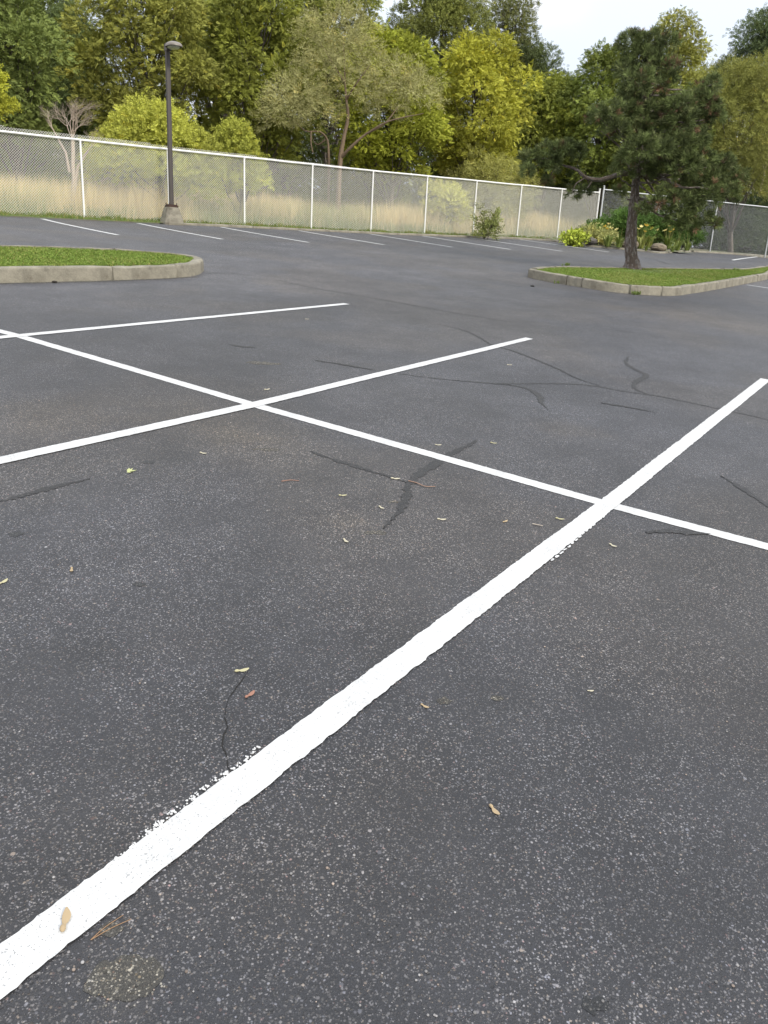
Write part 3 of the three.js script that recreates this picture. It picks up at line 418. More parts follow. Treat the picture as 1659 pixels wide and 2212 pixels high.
function twig(seed, n, ll, lw, spread) {               // leaves set all round a shoot of length 1
  const r = mulberry(seed), pos = [], idx = []; for (let i = 0; i < n; i++) { const t = 0.1 + 0.9 * (i + r()) / n, a = i * 2.4 + r(), b = v3(0.08 * Math.cos(a), t, 0.08 * Math.sin(a) + 0.15 * t * t), d = v3(Math.cos(a) * spread, 0.5 + 0.5 * r(), Math.sin(a) * spread).normalize(), sd = new THREE.Vector3().crossVectors(d, v3(r() - 0.5, r() - 0.2, r() - 0.5)).normalize(); leaf(pos, idx, b, d, sd, ll * (0.7 + 0.6 * r()), lw * (0.7 + 0.6 * r()), 0.25); } return geo(pos, idx);
}
const frond = [pinnate(1, 6, 0.36, 0.12), pinnate(2, 7, 0.33, 0.105)], broad = [twig(3, 20, 0.24, 0.15, 1.0), twig(4, 18, 0.26, 0.14, 0.9)], narrow = [twig(5, 22, 0.26, 0.045, 0.6), twig(6, 20, 0.3, 0.05, 0.7)], small = [twig(7, 20, 0.2, 0.12, 0.9)];
const species = {
  walnut: { g: frond, s: [0.17, 0.31], droop: 0.7 }, ash: { g: broad, s: [0.17, 0.30], droop: 0.35 }, willow: { g: narrow, s: [0.30, 0.52], droop: 0.3 }, shrub: { g: small, s: [0.22, 0.4], droop: 0.1 },
};
function foliage(lobes, sp, col, per, vary = 0.22, seed = 1) {
  const S = species[sp], it = S.g.map(() => []), r = mulberry(seed * 131 + 7), u = v3(0, 0, 0), many = sp === 'walnut' || sp === 'ash';
  for (const L of lobes) {                             // each clump and each spray gets a tone by lot, wherever it hangs
    const n = Math.max(6, Math.round((many ? 9 : 3.6) * per * L.r * L.r)), tone = 1 + vary * (r() - 0.5) * 2.2;
    for (let i = 0; i < n; i++) {
      const c = many ? r() * 1.45 - 0.45 : r() * 1.75 - 0.75, a = r() * 6.283, q = Math.sqrt(Math.max(0, 1 - c * c)); u.set(q * Math.cos(a), c, q * Math.sin(a)); if (u.z < -0.3 && r() < 0.5) continue;   // sparser on the far side
      const k = r() < 0.12 ? 0.9 + 0.5 * r() : 0.3 + 0.7 * Math.pow(r(), 0.5), p = v3(L.p.x + u.x * L.r * k * 1.15, L.p.y + u.y * L.r * k * 0.85 - (many ? 0.35 * L.r * q * k : 0), L.p.z + u.z * L.r * k * 1.1);
      const d = v3(u.x + (r() - 0.5) * 1.1, u.y * 0.6 + 0.25 - S.droop * (0.2 + r()), u.z + (r() - 0.5) * 1.1).normalize();
      const t = tone * (1 + vary * (r() - 0.5)), turned = r() < 0.04 ? 0.4 : 0;   // a few leaves have turned yellow
      it[i % it.length].push({ p, q: qFrom(d, r() * 6.28), s: lerp(S.s[0], S.s[1], r()), c: [col[0] * t * (1 + turned), col[1] * t * (1 + turned * 0.6), col[2] * t] });
    }
  }
  return it;
}
function plant(name, label, cat, base, top, lobes, sp, col, per, opt = {}) {
  const o = group(name, label, cat, v3(0, 0, 0), 0, opt.group), rad = opt.rad ?? 0.16, wood = [];
  const tp = curve(base.clone().add(v3(0, -0.1, 0)), top, v3(rr(-0.3, 0.3), 0, rr(-0.3, 0.3)), 9, rad * 0.5); wood.push(taper(tp, rad, rad * 0.15, 9, 0.15));
  lobes.forEach((L, i) => { const t = clamp((L.p.y - base.y) / (top.y - base.y) - 0.2 - 0.1 * rnd(), 0.12, 0.9), f = tp[Math.min(9, Math.floor(t * 9))]; wood.push(taper(curve(f, L.p, v3(0, -0.12 * f.distanceTo(L.p) * (rnd() - 0.2), 0), 5, 0.05), rad * lerp(0.5, 0.16, t), 0.012, 5)); });
  mesh('trunk', mergeGeometries(wood), opt.bark ?? bark, o);
  const cr = new THREE.Group(); cr.name = 'crown'; o.add(cr); foliage(lobes, sp, col, per, opt.vary, opt.seed ?? taken[name] + 1).forEach((it, i) => place('leaf_sprays', species[sp].g[i], opt.leaf ?? leafMat, it, cr)); return o;
}
// a tree from the box its crown fills in the photograph and the depth at which it stands
function tree(name, label, px, depth, x0, x1, y0, y1, sp, col, opt = {}) {
  rnd = mulberry(px * 13 + depth * 7 | 0);
  const xc = (x0 + x1) / 2, a = onRay(x0, (y0 + y1) / 2, depth), b = onRay(x1, (y0 + y1) / 2, depth), t = onRay(xc, y0, depth), m = onRay(xc, y1, depth), R = (b.x - a.x) / 2 * (opt.wide ?? 1.06), H = t.y - m.y, cx = (a.x + b.x) / 2, bx = onRay(px, y1, depth).x, base = v3(bx, gy(bx, -depth), -depth), lobes = [], lr = Math.min(opt.lr ? 0.6 : 0.78, 0.36 * R), n = Math.round(clamp(1.8 * R * H / (lr * lr) * (opt.fill ?? 1), 12, 150));
  for (let i = 0; i < n; i++) {
    const f = (i + 0.5) / n, an = i * 2.39996 + rr(-0.5, 0.5), prof = (opt.prof ? opt.prof(f) : Math.pow(Math.sin(Math.PI * (0.12 + 0.80 * f)), 0.75)) * (0.62 + 0.62 * vn(an * 1.1 + px, f * 5 + 3)), q = prof * (R - lr * 0.3) * Math.sqrt(rr(0.3, 1)), r = lr * rr(0.65, 1.35) * (f > 0.9 ? 0.75 : 1);
    lobes.push({ p: v3(cx + Math.cos(an) * q, m.y + lr * 0.4 + f * (H - lr * 0.9) + rr(-0.3, 0.3), -depth + Math.sin(an) * q * 0.8), r });
  }
  return plant(name, label, opt.cat ?? 'tree', base, v3(cx, t.y - lr * 0.6, -depth), lobes, sp, col, opt.per ?? 72, { rad: 0.07 + 0.012 * H, ...opt });
}
const olive = [0.165, 0.18, 0.04], green = [0.085, 0.125, 0.028], yellow = [0.27, 0.275, 0.022], lime = [0.235, 0.25, 0.035], deep = [0.045, 0.072, 0.022], grey = [0.20, 0.205, 0.10];
// nearest row behind the fence
tree('walnut_tree', 'dark green feathery tree with layered boughs at the end of the tree row', 20, 33, -90, 112, -60, 300, 'walnut', [0.105, 0.14, 0.04], { n: 34 });
tree('walnut_tree', 'olive walnut tree with drooping fronds directly behind the lamp head', 330, 36, 185, 450, -90, 330, 'walnut', olive, { n: 36 });
tree('walnut_tree', 'green walnut tree between the lamp head and the grey willow', 560, 38, 430, 690, -80, 345, 'walnut', [0.15, 0.175, 0.032], { n: 36 });
tree('walnut_tree', 'bright yellow-green walnut tree with a pointed top behind the grey willow', 850, 40, 745, 945, 55, 375, 'walnut', [0.19, 0.22, 0.026], { n: 32 });
tree('walnut_tree', 'broad yellow-green walnut tree with a rounded side beside the grey willow bush', 1030, 43, 925, 1138, 72, 385, 'walnut', lime, { n: 32 });
tree('walnut_tree', 'small mid-green walnut tree below the sky gap', 1175, 47, 1105, 1240, 165, 395, 'walnut', [0.155, 0.185, 0.035], { n: 22 });
tree('walnut_tree', 'green walnut tree rising behind the pine tree, beside the sky gap', 1290, 46, 1225, 1375, 92, 390, 'walnut', [0.115, 0.15, 0.032], { n: 28 });
// taller trees behind
tree('walnut_tree', 'tall green tree top behind the dark feathery tree', 60, 44, -80, 200, -160, 260, 'walnut', [0.09, 0.12, 0.03], { n: 30, per: 50 });
tree('ash_tree', 'deep green tree in the dark gap between feathery and olive trees', 150, 41, 80, 215, 10, 290, 'ash', [0.06, 0.085, 0.03], { n: 22 });
tree('walnut_tree', 'tall green tree behind the others, its top beyond the lamp post', 470, 46, 330, 600, -140, 200, 'walnut', [0.14, 0.165, 0.036], { n: 26 });
tree('walnut_tree', 'tall green tree behind the grey willow', 720, 48, 590, 830, -110, 260, 'walnut', [0.15, 0.175, 0.035], { n: 26 });
tree('ash_tree', 'tall dark tree with ragged top between the two yellow-green trees', 960, 52, 830, 1065, -60, 260, 'ash', [0.115, 0.135, 0.035], { n: 26, per: 55 });
tree('ash_tree', 'slender open-topped tree whose thin crown edges the sky', 1110, 55, 1030, 1165, -40, 260, 'ash', [0.10, 0.115, 0.04], { n: 20, per: 34, lr: 0.3 });
tree('ash_tree', 'dark green tree with a bough reaching out against the sky', 1145, 54, 1080, 1200, 80, 330, 'ash', [0.06, 0.082, 0.03], { n: 18, per: 52 });
tree('walnut_tree', 'tall pale yellow tree standing above the pine tree top', 1450, 50, 1385, 1512, 28, 330, 'walnut', [0.185, 0.20, 0.045], { n: 24, per: 60 });
tree('ash_tree', 'far green tree low on the skyline beside the pale yellow tree', 1540, 66, 1480, 1600, 130, 300, 'ash', [0.105, 0.125, 0.04], { n: 18, per: 40 });
tree('ash_tree', 'far dark tree low in the sky gap', 1215, 64, 1160, 1275, 163, 330, 'ash', [0.07, 0.095, 0.035], { n: 16, per: 50 });
tree('willow_tree', 'soft olive willow tree filling the side behind the pine tree', 1600, 46, 1490, 1700, 120, 420, 'willow', [0.15, 0.165, 0.045], { n: 34, per: 85 });
tree('ash_tree', 'tall blue-green tree top behind the soft olive willow', 1650, 56, 1568, 1760, 20, 260, 'ash', [0.07, 0.10, 0.045], { n: 24, per: 48 });
tree('walnut_tree', 'dark green tree seen between the pine branches and the side fence', 1440, 45, 1350, 1530, 180, 440, 'walnut', [0.115, 0.145, 0.033], { n: 24 });
// undergrowth under the trees
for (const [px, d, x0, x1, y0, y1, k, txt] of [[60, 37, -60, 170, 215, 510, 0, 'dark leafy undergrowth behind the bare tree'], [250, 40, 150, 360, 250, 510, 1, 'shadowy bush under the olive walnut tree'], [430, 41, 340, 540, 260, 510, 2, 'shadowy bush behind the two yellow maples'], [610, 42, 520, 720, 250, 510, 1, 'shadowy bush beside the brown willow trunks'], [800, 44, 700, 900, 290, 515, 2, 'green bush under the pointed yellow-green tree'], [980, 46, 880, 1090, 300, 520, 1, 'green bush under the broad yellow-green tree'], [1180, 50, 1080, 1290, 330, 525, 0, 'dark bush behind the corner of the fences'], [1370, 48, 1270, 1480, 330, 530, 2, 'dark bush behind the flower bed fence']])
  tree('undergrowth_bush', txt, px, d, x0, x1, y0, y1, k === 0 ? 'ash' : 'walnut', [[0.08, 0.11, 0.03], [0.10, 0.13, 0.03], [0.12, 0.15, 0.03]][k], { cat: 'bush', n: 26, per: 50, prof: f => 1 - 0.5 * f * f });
{ // the wood goes on behind
  const L = ['leafy wood edge behind the feathery dark tree', 'leafy wood edge behind the olive walnut tree', 'leafy wood edge behind the maples', 'leafy wood edge behind the wispy willow', 'leafy wood edge behind the pointed yellow-green tree', 'leafy wood edge behind the broad yellow-green tree', 'leafy wood edge behind the fence corner', 'leafy wood edge behind the flower bed', 'leafy wood edge behind the pine tree', 'leafy wood edge behind the side fence'];
  L.forEach((txt, i) => { const x = -40 + i * 190; tree('wood_edge_bush', txt, x, 56 + (i % 3) * 3, x - 140, x + 140, (i === 6 || i === 7 ? 300 : 210) + 20 * (i % 2), 530, i % 2 ? 'ash' : 'walnut', [0.10, 0.125, 0.032], { cat: 'bush', n: 40, per: 38, lr: 0.3, prof: f => 1.05 - 0.45 * f * f }); });
}
// grey willow with bare brown limbs
{
  rnd = mulberry(31); const D = 35, P = (x, y, dz = 0) => onRay(x, y, D + dz), o = group('grey_willow', 'wispy grey-green willow with bare brown limbs above the fence', 'tree', v3(0, 0, 0));
  const b = P(733, 360), base = v3(b.x, gy(b.x, -D) - 0.1, -D), W = [], limb = (pts, r0, r1) => W.push(taper(new THREE.CatmullRomCurve3(pts).getPoints(16), r0, r1, 8, 0.12));
  limb([base, P(735, 345), P(742, 300), P(752, 250), P(748, 215), P(745, 170, 0.4), P(742, 90, 0.3)], 0.11, 0.02); limb([P(737, 340), P(758, 318, -0.3), P(790, 290, -0.5), P(830, 268, -0.6), P(860, 230, -0.4)], 0.075, 0.016); limb([P(790, 290, -0.5), P(840, 262, -1), P(915, 245, -1.2)], 0.05, 0.012);
  const b2 = P(712, 360, 0.5); limb([v3(b2.x, gy(b2.x, b2.z) - 0.1, b2.z), P(710, 330, 0.5), P(706, 300, 0.5), P(692, 285, 0.3), P(660, 283, 0.2), P(640, 265, 0.2), P(620, 250, 0.2)], 0.055, 0.012); limb([P(706, 300, 0.5), P(685, 312, 0.6), P(672, 296, 0.6)], 0.03, 0.01); limb([P(672, 283, 0.2), P(672, 310, 0), P(676, 330, 0)], 0.03, 0.02); limb([P(748, 215), P(770, 180, -0.4), P(800, 140, -0.5)], 0.05, 0.01); limb([P(745, 180, 0.4), P(715, 130, 0.2), P(690, 90)], 0.05, 0.01);
  mesh('trunk', mergeGeometries(W), tanBark, o);
  const L = [[725, 55, 48], [700, 85, 45], [755, 75, 45], [720, 120, 48], [770, 125, 42], [690, 145, 40], [745, 170, 40], [640, 215, 46], [610, 235, 36], [670, 230, 42], [590, 255, 28], [655, 195, 36], [700, 235, 30], [850, 200, 40], [880, 195, 40], [905, 215, 30], [860, 165, 34], [835, 235, 30], [800, 200, 26], [815, 165, 30], [910, 185, 26]].flatMap(([x, y, r]) => [0, 1].map(k => ({ p: P(x + rr(-8, 8), y + rr(-8, 8), rr(-1.3, 1.3)), r: r * D / F * 0.95 })));
  const cr = new THREE.Group(); cr.name = 'crown'; o.add(cr); foliage(L, 'willow', grey, 28, 0.2, 5).forEach((it, i) => place('leaf_sprays', narrow[i], leafMat, it, cr));
}
// two yellow-green maples against the fence, a willow bush, a sapling at the post
tree('maple_shrub', 'yellow-green maple shrub rising over the fence behind the lamp post', 350, 30, 232, 455, 238, 400, 'ash', [0.24, 0.265, 0.05], { n: 24, per: 80, prof: f => 1.05 - 0.85 * f * f, cat: 'shrub' });
tree('maple_shrub', 'small yellow-green maple shrub with thin upright tips above the fence', 515, 31, 455, 566, 262, 400, 'ash', [0.24, 0.27, 0.05], { n: 14, per: 80, prof: f => 1.05 - 0.85 * f, cat: 'shrub' });
tree('willow_bush', 'soft grey-green willow bush topping the fence under the broad yellow-green tree', 1060, 41, 985, 1140, 335, 470, 'willow', [0.2, 0.21, 0.07], { n: 16, per: 80, cat: 'bush' });
tree('maple_shrub', 'pale yellow-green bush seen through the fence mesh', 962, 37.5, 915, 1008, 398, 470, 'ash', [0.3, 0.32, 0.08], { n: 10, per: 70, cat: 'bush' });
tree('elm_tree', 'bright yellow-leaved bough at the far end of the tree row', -30, 29, -75, 12, 130, 240, 'ash', [0.25, 0.275, 0.03], { n: 10, per: 80 });
tree('thicket', 'dark dense thicket pressed against the side fence', 1600, 50, 1470, 1720, 425, 560, 'ash', [0.04, 0.065, 0.028], { cat: 'bush', n: 22, per: 60, prof: f => 1.1 - 0.5 * f });
{ // bare dead tree and bare bush
  rnd = mulberry(77);
  const grow = (W, p, d, l, r, n) => { const e = p.clone().addScaledVector(d, l); W.push(taper(curve(p, e, v3(rr(-1, 1) * l * 0.06, rr(-0.2, 1) * l * 0.05, rr(-1, 1) * l * 0.06), 4), r, r * 0.62, n > 2 ? 7 : 4)); if (n <= 0) return; const k = n > 2 ? 3 : rnd() < 0.7 ? 3 : 2; for (let i = 0; i < k; i++) { const q = d.clone().add(v3(rr(-0.8, 0.8), rr(-0.35, 0.4), rr(-0.8, 0.8))).normalize(); grow(W, i ? p.clone().lerp(e, rr(0.35, 1)) : e, q, l * rr(0.62, 0.9), r * 0.55, n - 1); } };
  const D = 28, b = onRay(152, 405, D), W = []; const base = v3(b.x, gy(b.x, -D) - 0.05, -D), P = (x, y, z = 0) => onRay(x, y, D + z);
  W.push(taper(curve(base, P(157, 300), v3(0.03, 0, 0), 6, 0.02), 0.085, 0.06, 8, 0.1), taper([base.clone().add(v3(0.02, 0.3, 0)), P(168, 360), P(190, 325)], 0.06, 0.03, 7), taper([P(150, 372), P(142, 330), P(120, 290)], 0.05, 0.03, 7));
  for (const [x, y, dx, dy, l] of [[157, 300, -0.5, 1, 0.9], [157, 300, 0.05, 1, 1.0], [157, 300, 0.5, 1, 0.8], [157, 305, -0.1, 1, 0.95], [120, 290, -0.5, 0.9, 0.55], [190, 325, 0.7, 0.8, 0.5]]) grow(W, P(x, y), v3(dx, dy, rr(-0.3, 0.3)).normalize(), l * 0.5, 0.02, 5);
  tag(mesh('bare_tree', mergeGeometries(W), deadWood), 'leafless pale pinkish tree standing behind the fence', 'tree');
  const W2 = [], c = onRay(215, 345, D + 2.5), b2 = v3(c.x, gy(c.x, c.z), c.z); for (let i = 0; i < 7; i++) grow(W2, b2.clone().add(v3(rr(-0.3, 0.3), -0.02, rr(-0.3, 0.3))), v3(rr(-0.5, 0.6), 1, rr(-0.4, 0.4)).normalize(), rr(0.7, 1.0), 0.018, 4);
  tag(mesh('bare_bush', mergeGeometries(W2), deadWood), 'leafless grey twiggy bush beside the bare tree', 'bush');
  const W3 = [], e = onRay(1640, 440, 51), b3 = v3(e.x, gy(e.x, e.z) - 0.05, e.z), Q = (x, y) => onRay(x, y, 51); W3.push(taper([b3, Q(1640, 420), Q(1652, 370), Q(1660, 320)], 0.07, 0.04, 7, 0.1), taper([Q(1640, 425), Q(1625, 405), Q(1605, 392)], 0.03, 0.012, 5), taper([Q(1652, 375), Q(1640, 330), Q(1628, 300)], 0.03, 0.01, 5));
  tag(mesh('bare_tree', mergeGeometries(W3), deadWood), 'reddish bare trunk standing behind the grey-railed side fence', 'tree');
}
// tall dry grass and weeds behind the fence
{
  rnd = mulberry(404); const dry = tuftGeo(9, 1, 0.012, 0.35, 8, 0.35), it = [];
  for (let i = 0; i < 22000; i++) { const u = rr(-9, 27), w = -0.7 - 13 * Math.pow(rnd(), 0.8), [x, z] = toXZ(u, w), n = fbm(u * 0.35, w * 0.35, 3), k = rr(0.75, 1.2), t = clamp((n - 0.3) * 3 + rr(-0.25, 0.25) + (w > -1.6 ? -0.3 : 0.4), 0, 1); it.push({ p: v3(x, gy(x, z) - 0.05, z), q: new THREE.Quaternion().setFromAxisAngle(v3(0, 1, 0), rr(0, 6.28)), s: rr(0.7, 1.1), sy: (w > -2.2 ? 0.5 : 1.05) * rr(0.7, 1.35) * (0.7 + 0.6 * n), c: [k * lerp(0.17, 0.55, t), k * lerp(0.20, 0.44, t), k * lerp(0.06, 0.22, t)] }); }
  place('dry_grass', dry, bladeMat, it); tag(scene.children.at(-1), 'tall straw-coloured grass seen through the long fence', 'grass');
}

// ------------------------------------------------------------------ pine tree on its island
{
  rnd = mulberry(2024);
  const root = G(1368, 581.5, 0.165), D = -root.z, P = (x, y, dz = 0) => onRay(x, y, D + dz), o = group('pine_tree', 'dark bushy pine tree with scaly trunk growing on the wedge-shaped grass island', 'tree', v3(0, 0, 0));
  const C = (x, y) => [1065 + x * 0.3581, y * 0.3581];   // from an enlarged view of the tree
  const axis = new THREE.CatmullRomCurve3([v3(root.x, root.y - 0.15, root.z), P(1367, 575), P(1363, 540), P(1364, 500), P(1369, 440), P(1374, 390), P(1381, 330), P(1388, 250), P(1394, 170), P(1397, 95)]), ap = axis.getPoints(60);
  const barkPine = new THREE.MeshStandardMaterial({ name: 'scaly pine bark', roughness: 1, bumpMap: barkTex[1], bumpScale: 0.02, map: (() => { const W = 256; return texture(W, W, (i, j) => { const a = tnoise(i, j * 0.5, W, 18, 3), b = tnoise(i, j, W, 36, 3), c = a > 0.56 ? 1 : 0; const t = 0.05 + 0.10 * b + 0.14 * c * b; return [enc(t * 1.15), enc(t * lerp(0.88, 1, c)), enc(t * lerp(0.72, 0.92, c))]; }, true); })() });
  const trunk = taper(ap, 0.225, 0.035, 18, 0.15, 0.72);
  { const p = trunk.attributes.position; for (let i = 0; i < p.count; i++) { const h = p.getY(i) - root.y; if (h < 0.35) { const k = 1 + 0.35 * (1 - h / 0.35) ** 2; p.setX(i, root.x + (p.getX(i) - root.x) * k); p.setZ(i, root.z + (p.getZ(i) - root.z) * k); } } trunk.computeVertexNormals(); }
  mesh('trunk', trunk, barkPine, o);
  const masses = [[830, 260, 80], [940, 250, 90], [1050, 250, 70], [900, 360, 110], [1000, 400, 90], [1080, 390, 50], [800, 420, 70], [880, 500, 110], [980, 520, 80], [1060, 470, 60], [820, 560, 70], [700, 690, 90], [640, 700, 70], [800, 680, 100], [900, 680, 110], [1010, 680, 100], [1120, 650, 100], [1220, 600, 100], [1320, 510, 60], [1290, 640, 90], [1350, 690, 50], [1250, 720, 90], [1150, 740, 100], [1000, 780, 110], [880, 780, 100], [760, 780, 80], [690, 790, 60], [900, 900, 110], [1000, 900, 100], [1130, 870, 100], [1220, 850, 90], [790, 950, 60], [240, 965, 85], [330, 920, 85], [430, 910, 85], [505, 920, 55], [210, 1035, 45], [370, 1000, 65], [330, 1090, 28], [480, 1165, 45], [560, 1145, 45], [620, 1110, 30], [740, 1010, 50], [900, 1010, 90], [1020, 1010, 100], [1150, 1000, 110], [1280, 960, 80], [1400, 980, 55], [1250, 1080, 110], [1380, 1070, 110], [1480, 1065, 65], [1420, 1170, 85], [1300, 1180, 110], [1170, 1170, 110], [1060, 1160, 70], [755, 1150, 45], [990, 1230, 70], [1120, 1250, 100], [1240, 1300, 90], [1340, 1345, 40], [1180, 1360, 70], [905, 1260, 45], [1100, 1330, 60]];
  const tufts = [], limbs = [], mpx = D / F;
  const addMass = (c, r, dense) => { const bare = rnd() < 0.12; for (let i = 0; i < dense; i++) { const z = rr(-0.75, 1), a = rr(0, 6.283), q = Math.sqrt(1 - z * z), u = v3(q * Math.cos(a), z, q * Math.sin(a)), k = rr(0.45, 1.05), d = u.clone().add(v3(0, 0.35, 0)).normalize(); const t = rr(0.5, 1.6), b = rnd(); const brown = b < 0.03 || (bare && b < 0.22), yel = b > 0.93; tufts.push({ p: c.clone().add(v3(u.x * r * k, u.y * r * k * 0.85, u.z * r * k)), q: qFrom(d, rr(0, 6.28)), s: rr(0.8, 1.25), c: brown ? [0.17 * t, 0.10 * t, 0.055 * t] : yel ? [0.16 * t, 0.18 * t, 0.07 * t] : [0.100 * t, 0.126 * t, 0.038 * t] }); } };
  for (const [x, y, r] of masses) {
    const [vx, vy] = C(x, y), R = r * 0.3581 * mpx * 0.8, side = Math.abs(vx - 1385) * mpx, span = Math.sqrt(Math.max(0.2, 2.6 * 2.6 * sstep(20, 330, vy) + 0.5 - side * side * 0.8)); 
    const two = x < 640 && y > 800 ? [rr(-0.25, 0.25)] : [rr(-0.9, -0.35) * span * 0.8, rr(0.1, 0.9) * span * 0.8];
    for (const dz of two) { if (dz > 0.1 && two.length > 1 && rnd() < 0.35) continue;
      const dd = D + dz * 0.9, c = onRay(vx, vy, dd); addMass(c, R, Math.round((x < 640 ? 2.1 : 1.45) * clamp(R * R * 330, 9, 70)));
      const hgt = clamp(c.y - root.y - 0.35 * Math.hypot(c.x - root.x, dz) * rr(0.2, 0.6), rr(1.5, 2.7), 5.6), f = ap.reduce((m, q) => Math.abs(q.y - root.y - hgt) < Math.abs(m.y - root.y - hgt) ? q : m), len = f.distanceTo(c);
      if (!(x < 640 && y > 800) && !(y > 1040 && rnd() < 0.55)) limbs.push(taper(curve(f, c, v3(0, -0.10 * len, 0), 6, 0.03), 0.014 + 0.011 * len, 0.008, 6));
    }
  }
  // the long drooping bough on one side and the strong one on the other
  const bough = (pts, r0, r1) => limbs.push(taper(new THREE.CatmullRomCurve3(pts.map(([x, y, z = 0]) => P(...C(x, y), z))).getPoints(20), r0, r1, 8, 0.15));
  bough([[850, 1040], [760, 1050, -0.2], [690, 1075, -0.3], [630, 1085, -0.3], [560, 1070, -0.3], [500, 1020, -0.2], [430, 1000], [330, 960], [230, 960]], 0.075, 0.015); bough([[560, 1070, -0.3], [500, 1110, -0.3], [480, 1160, -0.3]], 0.02, 0.008); bough([[600, 1085, -0.3], [580, 1120, -0.3], [550, 1150, -0.3]], 0.018, 0.008); bough([[380, 1000], [350, 1050], [330, 1100]], 0.018, 0.007); bough([[330, 960], [250, 1010], [210, 1040]], 0.018, 0.007);
  bough([[880, 1050], [980, 1060, -0.5], [1060, 1090, -0.9], [1140, 1130, -1.1], [1250, 1132, -1.2], [1330, 1150, -1.2]], 0.06, 0.012); bough([[900, 960], [1000, 960, -0.6], [1100, 990, -0.9], [1200, 1020, -1], [1290, 1010, -1]], 0.045, 0.01); bough([[850, 960], [780, 900, -0.5], [715, 840, -0.8], [650, 790, -0.8]], 0.04, 0.01); bough([[850, 1205], [812, 1203, -0.1]], 0.025, 0.02);
  mesh('branches', mergeGeometries(limbs), barkPine, o);
  const needle = (() => { const r = mulberry(9), pos = [], idx = []; for (let i = 0; i < 34; i++) { const a = r() * 6.283, s = 0.35 + 0.9 * r(), d = v3(Math.cos(a) * s, 0.75, Math.sin(a) * s).normalize(), l = 0.10 + 0.06 * r(), b = v3(0, -0.05 + 0.09 * r(), 0), sd = new THREE.Vector3().crossVectors(d, v3(r() - 0.5, r() - 0.5, r() - 0.5)).normalize().multiplyScalar(0.0055), k = pos.length / 3, m = b.clone().addScaledVector(d, l * 0.5), t = b.clone().addScaledVector(d, l); t.y -= 0.006; for (const p of [b, m.clone().add(sd), t, m.clone().sub(sd)]) pos.push(p.x, p.y, p.z); idx.push(k, k + 1, k + 2, k, k + 2, k + 3); } return geo(pos, idx); })();
  const cr = new THREE.Group(); cr.name = 'crown'; o.add(cr); place('needle_tufts', needle, needleMat, tufts, cr);
}

